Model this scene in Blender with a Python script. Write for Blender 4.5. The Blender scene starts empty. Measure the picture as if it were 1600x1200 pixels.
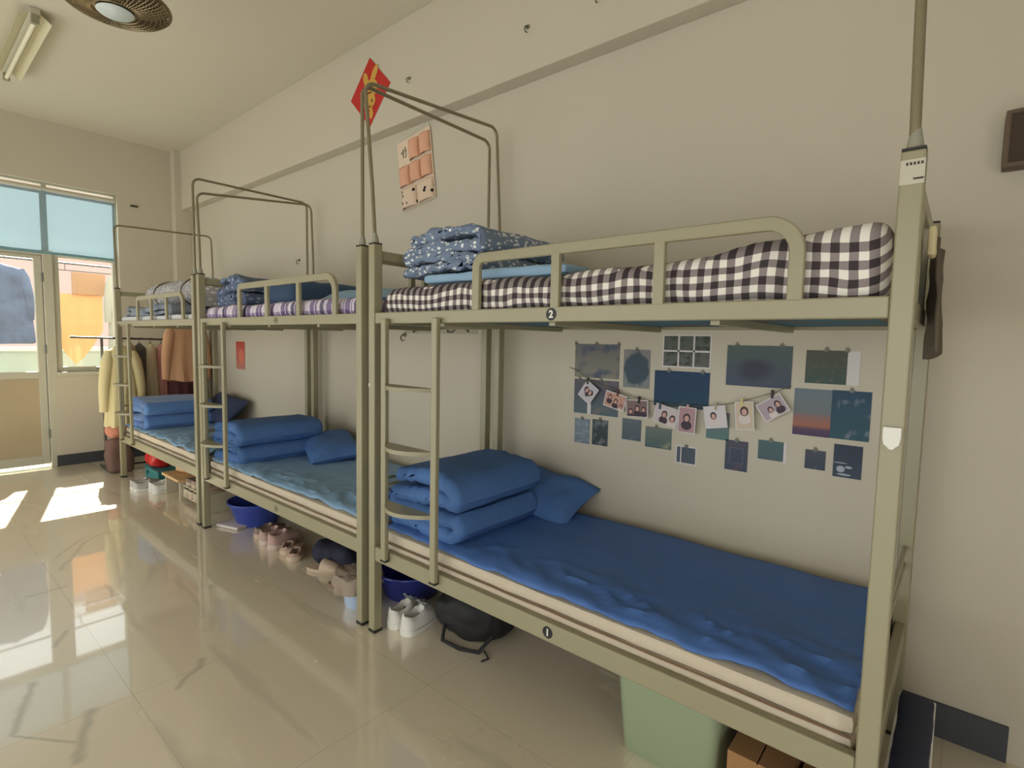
import bpy, bmesh, math, random
from mathutils import Vector, Matrix, noise
random.seed(7)
PI = math.pi
SC = bpy.context.scene
COL = SC.collection

# ------------------------------------------------------------------ camera, sky, sun, exposure
cam_d = bpy.data.cameras.new('camera'); cam = bpy.data.objects.new('camera', cam_d); COL.objects.link(cam)
cam_d.sensor_fit = 'HORIZONTAL'; cam_d.sensor_width = 36.0
cam_d.lens = 36.0 * 830.66 / 1600.0
cam_d.clip_start = 0.02
yaw, pitch, roll = 0.7013, -0.0789, 0.0207
Fv = Vector((-math.sin(yaw)*math.cos(pitch), math.cos(yaw)*math.cos(pitch), math.sin(pitch)))
Rv = Vector((math.cos(yaw), math.sin(yaw), 0)); Uv = Rv.cross(Fv)
R2 = Rv*math.cos(roll) + Uv*math.sin(roll); U2 = -Rv*math.sin(roll) + Uv*math.cos(roll)
M = Matrix((R2, U2, -Fv)).transposed().to_4x4(); M.translation = Vector((2.0863, -1.4422, 1.3931))
cam.matrix_world = M
SC.camera = cam
w = bpy.data.worlds.new('sky'); SC.world = w; w.use_nodes = True
bgn = w.node_tree.nodes['Background']; bgn.inputs[0].default_value = (0.97, 1.0, 0.99, 1); bgn.inputs[1].default_value = 1.9
sd = bpy.data.lights.new('sun', 'SUN'); sun = bpy.data.objects.new('sun', sd); COL.objects.link(sun)
sd.energy = 22.0; sd.angle = math.radians(0.6); sd.color = (1.0, 0.96, 0.89)
sun.rotation_euler = Vector((2.15, -0.53, -2.17)).to_track_quat('-Z', 'Y').to_euler()
sun.location = (-8, 2, 6)
SC.view_settings.view_transform = 'Standard'; SC.view_settings.look = 'None'
SC.view_settings.gamma = 1; SC.view_settings.use_curve_mapping = False
SC.view_settings.exposure = 0.5

# ------------------------------------------------------------------ helpers
def s2l(c):
    return tuple((v/255/12.92 if v/255 <= 0.04045 else ((v/255+0.055)/1.055)**2.4) for v in c)
MATS = {}
def nd(nt, t, **kw):
    n = nt.nodes.new(t)
    for k, v in kw.items(): setattr(n, k, v)
    return n
def mat(name, rgb, rough=0.6, metal=0.0, bump=0.0, bscale=60, var=0.0, vscale=4, spec=0.5, sheen=0.0, rgb2=None, trans=0.0):
    """rgb given in sRGB 0-255; var mixes towards rgb2 with noise"""
    if name in MATS: return MATS[name]
    m = bpy.data.materials.new(name); m.use_nodes = True; nt = m.node_tree
    b = nt.nodes['Principled BSDF']; c = s2l(rgb)
    b.inputs['Base Color'].default_value = (*c, 1); b.inputs['Roughness'].default_value = rough
    b.inputs['Metallic'].default_value = metal; b.inputs['Specular IOR Level'].default_value = spec
    if sheen: b.inputs['Sheen Weight'].default_value = sheen
    tc = nd(nt, 'ShaderNodeTexCoord')
    if var:
        n = nd(nt, 'ShaderNodeTexNoise'); n.inputs['Scale'].default_value = vscale; n.inputs['Detail'].default_value = 4
        nt.links.new(tc.outputs['Object'], n.inputs['Vector'])
        mx = nd(nt, 'ShaderNodeMix', data_type='RGBA')
        c2 = s2l(rgb2) if rgb2 else tuple(v*0.7 for v in c)
        mx.inputs['A'].default_value = (*c, 1); mx.inputs['B'].default_value = (*c2, 1)
        mr = nd(nt, 'ShaderNodeMapRange'); mr.inputs['From Min'].default_value = 0.35; mr.inputs['From Max'].default_value = 0.7
        mr.inputs['To Max'].default_value = var
        nt.links.new(n.outputs['Fac'], mr.inputs['Value']); nt.links.new(mr.outputs['Result'], mx.inputs['Factor'])
        nt.links.new(mx.outputs['Result'], b.inputs['Base Color'])
    if bump:
        n = nd(nt, 'ShaderNodeTexNoise'); n.inputs['Scale'].default_value = bscale; n.inputs['Detail'].default_value = 3
        bp = nd(nt, 'ShaderNodeBump'); bp.inputs['Strength'].default_value = bump; bp.inputs['Distance'].default_value = 0.01
        nt.links.new(tc.outputs['Object'], n.inputs['Vector']); nt.links.new(n.outputs['Fac'], bp.inputs['Height'])
        nt.links.new(bp.outputs['Normal'], b.inputs['Normal'])
    MATS[name] = m
    return m

def tag(o, label=None, cat=None, group=None, kind=None):
    if label: o['label'] = label
    if cat: o['category'] = cat
    if group: o['group'] = group
    if kind: o['kind'] = kind
    return o
def thing(name, label, cat, loc=(0, 0, 0), rz=0, group=None):
    o = bpy.data.objects.new(name, None); COL.objects.link(o)
    o.location = loc; o.rotation_euler = (0, 0, rz); o.empty_display_size = 0.1
    return tag(o, label, cat, group)
def obj(name, bm, m, parent=None, smooth=True, bevel=0.0, loc=None, rot=None):
    me = bpy.data.meshes.new(name)
    bmesh.ops.recalc_face_normals(bm, faces=bm.faces[:])
    bm.to_mesh(me); bm.free()
    for x in (m if isinstance(m, (list, tuple)) else [m]): me.materials.append(x)
    o = bpy.data.objects.new(name, me); COL.objects.link(o)
    if parent: o.parent = parent
    if loc: o.location = loc
    if rot: o.rotation_euler = rot
    if smooth:
        for p in me.polygons: p.use_smooth = True
        try: me.set_sharp_from_angle(angle=math.radians(40))
        except Exception: pass
    if bevel:
        b = o.modifiers.new('bevel', 'BEVEL'); b.width = bevel; b.segments = 2; b.limit_method = 'ANGLE'; b.angle_limit = math.radians(50)
    return o
def struct(name, bm, m, parent=None, **kw):
    o = obj(name, bm, m, parent, **kw)
    if not parent: o['kind'] = 'structure'
    return o
def copy_tree(o, parent=None):
    c = o.copy(); COL.objects.link(c)
    if parent: c.parent = parent
    for ch in list(o.children): copy_tree(ch, c)
    return c

def box(bm, x0, x1, y0, y1, z0, z1, mi=0, M=None):
    vs = [bm.verts.new(v) for v in ((x0,y0,z0),(x1,y0,z0),(x1,y1,z0),(x0,y1,z0),(x0,y0,z1),(x1,y0,z1),(x1,y1,z1),(x0,y1,z1))]
    if M:
        for v in vs: v.co = M @ v.co
    for f in ((3,2,1,0),(4,5,6,7),(0,1,5,4),(1,2,6,5),(2,3,7,6),(3,0,4,7)):
        bm.faces.new([vs[i] for i in f]).material_index = mi
    return bm
def B(*a, **k): return box(bmesh.new(), *a, **k)
def ring_loft(bm, rings, cap=True, closed=True, mi=0):
    vr = [[bm.verts.new(p) for p in r] for r in rings]
    n = len(rings[0])
    for a, b in zip(vr[:-1], vr[1:]):
        for i in range(n if closed else n-1):
            j = (i+1) % n
            bm.faces.new((a[i], a[j], b[j], b[i])).material_index = mi
    if cap and closed:
        bm.faces.new(vr[0][::-1]).material_index = mi; bm.faces.new(vr[-1]).material_index = mi
    return vr
def tube(bm, pts, r, n=10, mi=0, closed=False):
    pts = [Vector(p) for p in pts]; rings = []
    rr = r if isinstance(r, (list, tuple)) else [r]*len(pts)
    N = len(pts); prev = None
    for i, p in enumerate(pts):
        if closed: t = (pts[(i+1) % N]-pts[i-1]).normalized()
        else: t = (pts[min(i+1, N-1)]-pts[max(i-1, 0)]).normalized()
        if prev is None:
            a = Vector((0, 0, 1)) if abs(t.z) < 0.9 else Vector((1, 0, 0))
            u = t.cross(a).normalized()
        else: u = (prev - t*prev.dot(t)).normalized()
        prev = u; v = t.cross(u)
        rings.append([p + (u*math.cos(2*PI*k/n) + v*math.sin(2*PI*k/n))*rr[i] for k in range(n)])
    if closed:
        rings.append(rings[0]); ring_loft(bm, rings, cap=False, mi=mi); bmesh.ops.remove_doubles(bm, verts=bm.verts[:], dist=1e-6)
    else: ring_loft(bm, rings, mi=mi)
    return bm
def sweep_rect(bm, pts, w, d, axis=Vector((0, 1, 0))):
    """rectangular bar along a path lying in a plane whose normal is axis"""
    pts = [Vector(p) for p in pts]; rings = []; N = len(pts)
    for i, p in enumerate(pts):
        t1 = (pts[i]-pts[i-1]).normalized() if i else (pts[1]-pts[0]).normalized()
        t2 = (pts[i+1]-pts[i]).normalized() if i < N-1 else t1
        t = (t1+t2).normalized(); k = 1/max(0.5, t.dot(t1)); s = t.cross(axis).normalized()*k
        rings.append([p+s*w/2+axis*d/2, p-s*w/2+axis*d/2, p-s*w/2-axis*d/2, p+s*w/2-axis*d/2])
    ring_loft(bm, rings); return bm
def arc(c, r, a0, a1, n, f):
    return [f(c[0]+r*math.cos(math.radians(a0+(a1-a0)*i/n)), c[1]+r*math.sin(math.radians(a0+(a1-a0)*i/n))) for i in range(n+1)]
def lathe(bm, prof, n=40, c=(0, 0, 0), mi=0):
    rings = [[Vector((c[0]+r*math.cos(2*PI*k/n), c[1]+r*math.sin(2*PI*k/n), c[2]+z)) for k in range(n)] for r, z in prof]
    ring_loft(bm, rings, cap=True, mi=mi); return bm
def soft_box(dx, dy, dz, r=0.03, res=0.03, amp=0.006, sc=6, seed=0, bulge=0.0, shape=None, top_only=False):
    """cushioned box centred in x,y with base at z=0"""
    bm = bmesh.new()
    nx, ny, nz = [max(3, int(round(v/res))) for v in (dx, dy, dz)]
    def face(o, u, v, nu, nv):
        g = [[bm.verts.new(o+u*(i/nu)+v*(j/nv)) for j in range(nv+1)] for i in range(nu+1)]
        for i in range(nu):
            for j in range(nv): bm.faces.new((g[i][j], g[i+1][j], g[i+1][j+1], g[i][j+1]))
    X, Y, Z = Vector((dx, 0, 0)), Vector((0, dy, 0)), Vector((0, 0, dz)); O = Vector((-dx/2, -dy/2, 0))
    face(O, X, Y, nx, ny); face(O+Z, X, Y, nx, ny)
    face(O, X, Z, nx, nz); face(O+Y, X, Z, nx, nz); face(O, Y, Z, ny, nz); face(O+X, Y, Z, ny, nz)
    bmesh.ops.remove_doubles(bm, verts=bm.verts[:], dist=1e-5)
    for v in bm.verts:
        p = v.co.copy()
        c = Vector((max(-dx/2+r, min(dx/2-r, p.x)), max(-dy/2+r, min(dy/2-r, p.y)), max(min(r, dz/2), min(dz-min(r, dz/2), p.z))))
        d = p-c; n = d.normalized() if d.length > 1e-6 else Vector((0, 0, 1 if p.z > dz/2 else -1))
        if d.length > 1e-6: p = c + n*min(r, dz/2)
        q = Vector((p.x*sc+seed*7.3, p.y*sc, p.z*sc))
        a = amp*noise.noise(q) + amp*0.4*noise.noise(q*2.7)
        if bulge: a += bulge*(1-(2*p.x/dx)**2)*(1-(2*p.y/dy)**2)*abs(n.z)
        if top_only and p.z < dz*0.3: a *= 0.1
        v.co = p + n*a
        if shape: v.co = shape(v.co)
    return bm
def pillow(L, W, T, seed=0, nu=28, nv=20, amp=0.012):
    bm = bmesh.new(); rows = {}
    for s in (1, -1):
        for i in range(nu+1):
            for j in range(nv+1):
                u = -1+2*i/nu; v = -1+2*j/nv
                e = max(0, (1-abs(u)**3.2)*(1-abs(v)**3.2))**0.55
                x = u*L/2*(1-0.06*(1-abs(v))*abs(u)**2); y = v*W/2*(1-0.06*(1-abs(u))*abs(v)**2)
                k = noise.noise(Vector((x*9+seed*5, y*9, s*2)))*amp*min(1, e*2)
                rows[(s, i, j)] = bm.verts.new((x, y, s*(T/2*e)+k))
        for i in range(nu):
            for j in range(nv):
                f = [rows[(s, i, j)], rows[(s, i+1, j)], rows[(s, i+1, j+1)], rows[(s, i, j+1)]]
                bm.faces.new(f if s > 0 else f[::-1])
    bmesh.ops.remove_doubles(bm, verts=bm.verts[:], dist=1e-4)
    return bm
def folded_quilt(width, length, t, layers=4, seed=0, amp=0.006, zgap=1.0, drop=0.0):
    """a quilt folded like an S: fold profile in XZ (width), laid along +Y from 0; base z=0"""
    # centre line of the S
    h = t*1.02; x0, x1 = h/2, width-h/2; path = []
    for L in range(layers):
        z = t/2 + L*h
        xs = [x0+(x1-x0)*i/14 for i in range(15)]
        if L % 2: xs = xs[::-1]
        if L == 0: xs = [x0-0.02]+xs[1:]
        if L == layers-1: xs = xs[:-1]+[x0+0.03]
        path += [Vector((x, 0, z + 0.012*math.sin(L*1.7+x*7+seed))) for x in xs]
        if L < layers-1:
            cx = x1 if L % 2 == 0 else x0; sg = 1 if L % 2 == 0 else -1
            path += [Vector((cx+sg*h/2*math.cos(math.radians(a)), 0, z+h/2+h/2*math.sin(math.radians(a)))) for a in (-50, -10, 30, 60)]
    N = len(path)
    prof = []
    for side in (1, -1):
        idx = range(N) if side == 1 else range(N-1, -1, -1)
        for i in idx:
            tg = (path[min(i+1, N-1)]-path[max(i-1, 0)]).normalized(); n = Vector((-tg.z, 0, tg.x))*side
            prof.append((i, path[i], n, side))
        e = path[-1] if side == 1 else path[0]
        tg = (path[-1]-path[-2]).normalized() if side == 1 else (path[0]-path[1]).normalized()
        for a in (60, 20, -20, -60):
            nn = Vector((-tg.z, 0, tg.x))*side
            prof.append((N-1 if side == 1 else 0, e, (nn*math.sin(math.radians(a))*1.0 + tg*math.cos(math.radians(a))) if side == 1 else (nn*-math.sin(math.radians(-a))+tg*math.cos(math.radians(a))), side))
    bm = bmesh.new(); rings = []; NY = 46
    for k in range(NY+1):
        v = k/NY; e = min(v, 1-v)*length
        f = 1.0 if e > t*0.5 else math.sqrt(max(0.0, 1-(1-e/(t*0.5))**2))
        f = max(f, 0.12)
        y = v*length
        r = []
        for (i, p, n, sd_) in prof:
            wr = noise.noise(Vector((p.x*34+seed*3, y*4, p.z*34)))*amp*2.1*math.exp(-e*10) + noise.noise(Vector((p.x*7, y*6+seed, p.z*9)))*amp
            r.append(Vector((p.x, y + 0.018*noise.noise(Vector((p.x*5, seed, p.z*6)))*(1 if v < .5 else -1), p.z)) + n*(t/2*0.98*f+wr))
        rings.append(r)
    vr = ring_loft(bm, rings, cap=False)
    K = N+4; n2 = len(rings[0])
    for rr_, fl in ((vr[0], 1), (vr[-1], 0)):   # end caps as a strip between both faces of the sheet
        for i in range(N-1):
            j = n2-1-4-i
            q = [rr_[i], rr_[i+1], rr_[j-1], rr_[j]]
            bm.faces.new(q if fl else q[::-1])
        bm.faces.new([rr_[N-1]]+rr_[N:N+4]+[rr_[N+4]]); bm.faces.new([rr_[n2-5]]+rr_[n2-4:]+[rr_[0]])
    cx = width/2
    for v in bm.verts:   # gentle sag so stacked layers read as cloth
        v.co.z -= drop*((v.co.x-cx)/cx)**2*(v.co.z/(layers*t))
        v.co.z = max(v.co.z, 0.0)
    return bm

# ------------------------------------------------------------------ patterned materials
def pattern_mat(name, build, rough=0.85, bump=0.0, bscale=30):
    m = bpy.data.materials.new(name); m.use_nodes = True; nt = m.node_tree
    b = nt.nodes['Principled BSDF']; b.inputs['Roughness'].default_value = rough; b.inputs['Specular IOR Level'].default_value = 0.25
    tc = nd(nt, 'ShaderNodeTexCoord')
    nt.links.new(build(nt, tc), b.inputs['Base Color'])
    if bump:
        n = nd(nt, 'ShaderNodeTexNoise'); n.inputs['Scale'].default_value = bscale
        bp = nd(nt, 'ShaderNodeBump'); bp.inputs['Strength'].default_value = bump; bp.inputs['Distance'].default_value = 0.01
        nt.links.new(tc.outputs['Object'], n.inputs['Vector']); nt.links.new(n.outputs['Fac'], bp.inputs['Height']); nt.links.new(bp.outputs['Normal'], b.inputs['Normal'])
    return m
def mth(nt, op, a, b=None):
    n = nd(nt, 'ShaderNodeMath', operation=op)
    for i, v in enumerate((a, b)):
        if v is None: continue
        if isinstance(v, (int, float)): n.inputs[i].default_value = v
        else: nt.links.new(v, n.inputs[i])
    return n.outputs[0]
def mixc(nt, f, a, b):
    n = nd(nt, 'ShaderNodeMix', data_type='RGBA')
    for k, v in (('Factor', f), ('A', a), ('B', b)):
        if isinstance(v, tuple): n.inputs[k].default_value = (*s2l(v), 1)
        elif isinstance(v, (int, float)): n.inputs[k].default_value = v
        else: nt.links.new(v, n.inputs[k])
    return n.outputs['Result']
def band(nt, v, period, duty=0.5, off=0.0):
    f = mth(nt, 'FRACT', mth(nt, 'ADD', mth(nt, 'DIVIDE', v, period), off))
    return mth(nt, 'LESS_THAN', f, duty)
def uvw(nt, tc, warp=0.0):
    src = tc.outputs['Object']
    if warp:
        n = nd(nt, 'ShaderNodeTexNoise'); n.inputs['Scale'].default_value = 5
        nt.links.new(src, n.inputs['Vector'])
        vm = nd(nt, 'ShaderNodeVectorMath', operation='MULTIPLY_ADD'); vm.inputs[1].default_value = (warp,)*3
        nt.links.new(n.outputs['Color'], vm.inputs[0]); nt.links.new(src, vm.inputs[2]); src = vm.outputs[0]
    s = nd(nt, 'ShaderNodeSeparateXYZ'); nt.links.new(src, s.inputs[0])
    return s.outputs
def gingham(nt, tc):
    o = uvw(nt, tc, 0.025); u = o[0]; v = mth(nt, 'SUBTRACT', o[1], o[2])
    s = mth(nt, 'ADD', band(nt, u, 0.04), band(nt, v, 0.04))
    c = mixc(nt, mth(nt, 'MINIMUM', s, 1.0), (232, 226, 214), (140, 130, 128))
    return mixc(nt, mth(nt, 'GREATER_THAN', s, 1.5), c, (62, 54, 56))
def floral(base, dot, scale=34, thr=0.28):
    def f(nt, tc):
        v = nd(nt, 'ShaderNodeTexVoronoi'); v.inputs['Scale'].default_value = scale
        mp = nd(nt, 'ShaderNodeMapping'); mp.inputs['Scale'].default_value = (1, 0.8, 1.4)
        nt.links.new(tc.outputs['Object'], mp.inputs[0]); nt.links.new(mp.outputs[0], v.inputs['Vector'])
        k = mth(nt, 'LESS_THAN', v.outputs['Distance'], thr)
        n = nd(nt, 'ShaderNodeTexNoise'); n.inputs['Scale'].default_value = 90; nt.links.new(tc.outputs['Object'], n.inputs['Vector'])
        k = mth(nt, 'MULTIPLY', k, mth(nt, 'GREATER_THAN', n.outputs['Fac'], 0.42))
        return mixc(nt, k, base, dot)
    return f
def plaid(nt, tc):
    o = uvw(nt, tc, 0.02); u = o[0]; v = mth(nt, 'SUBTRACT', o[1], o[2])
    c = mixc(nt, mth(nt, 'MULTIPLY', band(nt, u, 0.16, 0.5), 0.75), (205, 195, 205), (84, 60, 110))
    c = mixc(nt, mth(nt, 'MULTIPLY', band(nt, v, 0.09, 0.45), 0.6), c, (92, 66, 118))
    c = mixc(nt, mth(nt, 'MULTIPLY', band(nt, u, 0.055, 0.14, 0.3), 0.8), c, (232, 226, 236))
    return mixc(nt, mth(nt, 'MULTIPLY', band(nt, u, 0.31, 0.12, 0.1), 0.8), c, (38, 34, 70))
def print_mat(name, top, bot, blotch=None, bs=4, thr=0.5, soft=0.15, ctr=None, rough=0.75):
    """photo print: vertical gradient plus blotches, on generated coordinates"""
    hz = lambda c_: tuple(v*0.84+k_*0.16 for v, k_ in zip(c_, (150, 145, 142)))  # greys the print colours slightly, a haze mixed into the colour
    top, bot, blotch = hz(top), hz(bot), (hz(blotch) if blotch else None)
    def f(nt, tc):
        s = nd(nt, 'ShaderNodeSeparateXYZ'); nt.links.new(tc.outputs['Generated'], s.inputs[0])
        c = mixc(nt, s.outputs[2], bot, top)
        n = nd(nt, 'ShaderNodeTexNoise'); n.inputs['Scale'].default_value = bs; n.inputs['Detail'].default_value = 5
        nt.links.new(tc.outputs['Generated'], n.inputs['Vector'])
        if blotch:
            mr = nd(nt, 'ShaderNodeMapRange'); mr.inputs['From Min'].default_value = thr; mr.inputs['From Max'].default_value = thr+soft
            nt.links.new(n.outputs['Fac'], mr.inputs['Value'])
            k = mr.outputs['Result']
            if ctr:
                cx, cz, rr = ctr
                dx = mth(nt, 'SUBTRACT', s.outputs[0], cx); dz = mth(nt, 'SUBTRACT', s.outputs[2], cz)
                d = mth(nt, 'SQRT', mth(nt, 'ADD', mth(nt, 'MULTIPLY', dx, dx), mth(nt, 'MULTIPLY', dz, dz)))
                d = mth(nt, 'ADD', d, mth(nt, 'MULTIPLY', mth(nt, 'SUBTRACT', n.outputs['Fac'], 0.5), 0.3))
                mr2 = nd(nt, 'ShaderNodeMapRange'); mr2.inputs['From Min'].default_value = rr+soft; mr2.inputs['From Max'].default_value = rr
                nt.links.new(d, mr2.inputs['Value']); k = mr2.outputs['Result']
            c = mixc(nt, k, c, blotch)
        return c
    return pattern_mat(name, f, rough)

paint = mat('beige_enamel', (152, 145, 116), 0.33, var=0.25, vscale=3, rgb2=(140, 133, 104))
paint_thin = mat('dull_steel_rod', (140, 130, 104), 0.35, metal=0.4)
dark_cap = mat('dark_rubber', (45, 42, 38), 0.7)
white_pl = mat('white_plastic', (225, 222, 212), 0.5)
black_pl = mat('black_plastic', (28, 27, 28), 0.5)
blue_q = mat('blue_cotton', (82, 118, 172), 0.75, bump=0.45, bscale=22, spec=0.25, var=0.3, vscale=6, rgb2=(72, 106, 160))
blue_s = mat('blue_sheet_cotton', (80, 116, 178), 0.6, bump=0.5, bscale=10, spec=0.3, var=0.2, vscale=3, rgb2=(72, 106, 166))
glare_s = mat('glare_blue_sheet_cotton', (132, 166, 196), 0.6, bump=0.5, bscale=10, spec=0.35)  # sheet blue made paler: window glare put into the colour
mattr = mat('cream_ticking', (200, 187, 166), 0.85, bump=0.3, bscale=40, var=0.4, vscale=10, rgb2=(196, 180, 150))
board = mat('bed_board_wood', (120, 98, 72), 0.75, var=0.5, vscale=8)
ging = pattern_mat('gingham_cotton', gingham, 0.85, 0.2, 25)
flor = pattern_mat('blue_floral_cotton', floral((116, 130, 152), (226, 228, 226), 40, 0.34), 0.85, 0.25, 25)
flor_grey = pattern_mat('grey_floral_cotton', floral((168, 166, 168), (226, 222, 214), 26, 0.35), 0.85, 0.25, 25)
flor_dark = pattern_mat('slate_floral_cotton', floral((94, 106, 132), (160, 168, 184), 26, 0.3), 0.85, 0.25, 25)
plaid_m = pattern_mat('purple_plaid_cotton', plaid, 0.85, 0.2, 25)
lightblue = mat('light_blue_cotton', (142, 172, 196), 0.8, bump=0.25, bscale=20)
navy_c = mat('navy_cotton', (52, 62, 92), 0.8, bump=0.25, bscale=20)
teal_c = mat('teal_cotton', (62, 86, 116), 0.8, bump=0.25, bscale=20)
grey_c = mat('grey_blue_cotton', (138, 146, 160), 0.8, bump=0.25, bscale=20)

# ------------------------------------------------------------------ room shell
WY = 0.97; CZ = 3.5; FX = -5.05; BX = 3.4; LY = -3.4; BZ = 2.84; BY = 0.87
wallm = mat('cream_wall_paint', (202, 193, 174), 0.9, bump=0.05, bscale=14, var=0.25, vscale=0.8, rgb2=(192, 184, 166), spec=0.2)
ceilm = mat('ceiling_paint', (208, 201, 182), 0.95, var=0.2, vscale=0.6, rgb2=(204, 193, 170), spec=0.1)

def floor_build():
    m = bpy.data.materials.new('polished_tile'); m.use_nodes = True; nt = m.node_tree
    b = nt.nodes['Principled BSDF']; tc = nd(nt, 'ShaderNodeTexCoord')
    s = nd(nt, 'ShaderNodeSeparateXYZ'); nt.links.new(tc.outputs['Object'], s.inputs[0])
    jx = band(nt, s.outputs[0], 0.8, 0.004, 0.35); jy = band(nt, s.outputs[1], 0.8, 0.004, 0.1)
    j = mth(nt, 'MAXIMUM', jx, jy)
    n = nd(nt, 'ShaderNodeTexNoise'); n.inputs['Scale'].default_value = 1.6; n.inputs['Detail'].default_value = 5
    nt.links.new(tc.outputs['Object'], n.inputs['Vector'])
    c = mixc(nt, n.outputs['Fac'], (232, 219, 194), (222, 208, 181))
    # dried mop streaks, long curved smears
    mp = nd(nt, 'ShaderNodeMapping'); mp.inputs['Scale'].default_value = (0.8, 7.0, 1); mp.inputs['Rotation'].default_value = (0, 0, 0.75)
    wn = nd(nt, 'ShaderNodeTexNoise'); wn.inputs['Scale'].default_value = 0.9; wn.inputs['Detail'].default_value = 3; wn.inputs['Distortion'].default_value = 0.25
    nt.links.new(tc.outputs['Object'], mp.inputs[0]); nt.links.new(mp.outputs[0], wn.inputs['Vector'])
    mr = nd(nt, 'ShaderNodeMapRange'); mr.inputs['From Min'].default_value = 0.60; mr.inputs['From Max'].default_value = 0.70
    nt.links.new(wn.outputs['Fac'], mr.inputs['Value'])
    c = mixc(nt, mth(nt, 'MULTIPLY', mr.outputs['Result'], 0.3), c, (120, 112, 96))
    c = mixc(nt, mth(nt, 'MULTIPLY', j, 0.35), c, (140, 130, 108))
    # individual dark scuffs on the tiles (segments: x0, y0, x1, y1, half width)
    wp_ = nd(nt, 'ShaderNodeTexNoise'); wp_.inputs['Scale'].default_value = 9; nt.links.new(tc.outputs['Object'], wp_.inputs['Vector'])
    wob = mth(nt, 'MULTIPLY', mth(nt, 'SUBTRACT', wp_.outputs['Fac'], 0.5), 0.05)
    X_ = mth(nt, 'ADD', s.outputs[0], wob); Y_ = mth(nt, 'ADD', s.outputs[1], wob); acc = None
    for (ax, ay, bx_, by_, hw_) in ((-1.593, -1.006, -1.603, -0.854, 0.012), (-1.887, -0.825, -2.33, -0.618, 0.012), (-2.33, -0.618, -2.425, -0.492, 0.01), (-2.117, -0.811, -2.416, -0.618, 0.01), (-2.416, -0.618, -2.388, -0.369, 0.008),
                                    (-0.343, -1.214, -0.651, -1.118, 0.014), (-0.331, -1.215, -0.133, -1.078, 0.006), (-0.029, -1.097, -0.291, -1.007, 0.018), (-0.193, -0.747, -0.323, -0.607, 0.014), (-0.912, -1.011, -1.042, -0.951, 0.012)):
        dx, dy = bx_-ax, by_-ay; L2 = dx*dx+dy*dy
        px_ = mth(nt, 'SUBTRACT', X_, ax); py_ = mth(nt, 'SUBTRACT', Y_, ay)
        t_ = mth(nt, 'ADD', mth(nt, 'MULTIPLY', px_, dx/L2), mth(nt, 'MULTIPLY', py_, dy/L2)); t_ = mth(nt, 'MAXIMUM', mth(nt, 'MINIMUM', t_, 1.0), 0.0)
        ex = mth(nt, 'SUBTRACT', px_, mth(nt, 'MULTIPLY', t_, dx)); ey = mth(nt, 'SUBTRACT', py_, mth(nt, 'MULTIPLY', t_, dy))
        d_ = mth(nt, 'SQRT', mth(nt, 'ADD', mth(nt, 'MULTIPLY', ex, ex), mth(nt, 'MULTIPLY', ey, ey)))
        k_ = nd(nt, 'ShaderNodeMapRange'); k_.inputs['From Min'].default_value = hw_*1.5; k_.inputs['From Max'].default_value = hw_*0.3; nt.links.new(d_, k_.inputs['Value'])
        acc = k_.outputs['Result'] if acc is None else mth(nt, 'MAXIMUM', acc, k_.outputs['Result'])
    c = mixc(nt, mth(nt, 'MULTIPLY', acc, 0.4), c, (112, 110, 104))
    nt.links.new(mth(nt, 'SUBTRACT', 1.0, mth(nt, 'MULTIPLY', acc, 0.7)), b.inputs['Coat Weight'])
    nt.links.new(c, b.inputs['Base Color'])
    r = mth(nt, 'ADD', mth(nt, 'MULTIPLY', mr.outputs['Result'], 0.22), mth(nt, 'ADD', mth(nt, 'MULTIPLY', n.outputs['Fac'], 0.05), 0.24))
    nt.links.new(r, b.inputs['Roughness'])
    b.inputs['IOR'].default_value = 2.1; b.inputs['Coat IOR'].default_value = 1.75; b.inputs['Coat Roughness'].default_value = 0.03
    bn = nd(nt, 'ShaderNodeTexNoise'); bn.inputs['Scale'].default_value = 2.5; bn.inputs['Detail'].default_value = 1
    nt.links.new(tc.outputs['Object'], bn.inputs['Vector'])
    bp = nd(nt, 'ShaderNodeBump'); bp.inputs['Strength'].default_value = 0.04; bp.inputs['Distance'].default_value = 0.02
    nt.links.new(bn.outputs['Fac'], bp.inputs['Height']); nt.links.new(bp.outputs['Normal'], b.inputs['Normal'])
    return m
struct('floor', B(FX-0.14, BX, LY, WY, -0.1, 0), floor_build(), smooth=False)
struct('ceiling', B(FX-0.14, BX, LY, WY+0.2, CZ, CZ+0.15), ceilm, smooth=False)
wr = struct('wall_right', B(FX-0.14, BX, WY, WY+0.2, -0.1, CZ), wallm, smooth=False)
struct('trim_1', B(FX, BX, BY, WY, BZ, CZ), wallm, smooth=False, bevel=0.006)          # beam along the bed wall
struct('trim_2', B(FX, FX+0.12, 0.80, WY, 0, CZ), wallm, smooth=False, bevel=0.006)     # corner column
bm = bmesh.new(); xs = [FX-0.14, -4.8, -2.3, -1.9, 0.4, 0.8, 3.1, BX]   # unseen opposite wall; its three bare openings are added to let daylight in
for i in range(0, 7, 2): box(bm, xs[i], xs[i+1], LY-0.2, LY, -0.1, CZ)
for i in (1, 3, 5): box(bm, xs[i], xs[i+1], LY-0.2, LY, -0.1, 0.05); box(bm, xs[i], xs[i+1], LY-0.2, LY, 2.3, CZ)
struct('wall_left', bm, wallm, smooth=False)
bm = bmesh.new(); box(bm, BX, BX+0.2, LY, -1.9, -0.1, CZ); box(bm, BX, BX+0.2, -0.9, WY, -0.1, CZ); box(bm, BX, BX+0.2, -1.9, -0.9, 2.2, CZ)  # unseen back wall; the doorway gap is added to admit daylight
struct('wall_back', bm, wallm, smooth=False)
base_m = mat('slate_tile', (62, 64, 70), 0.4)
struct('baseboard_right', B(FX+0.12, 2.29, WY-0.012, WY, 0, 0.125), base_m, smooth=False)
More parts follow.
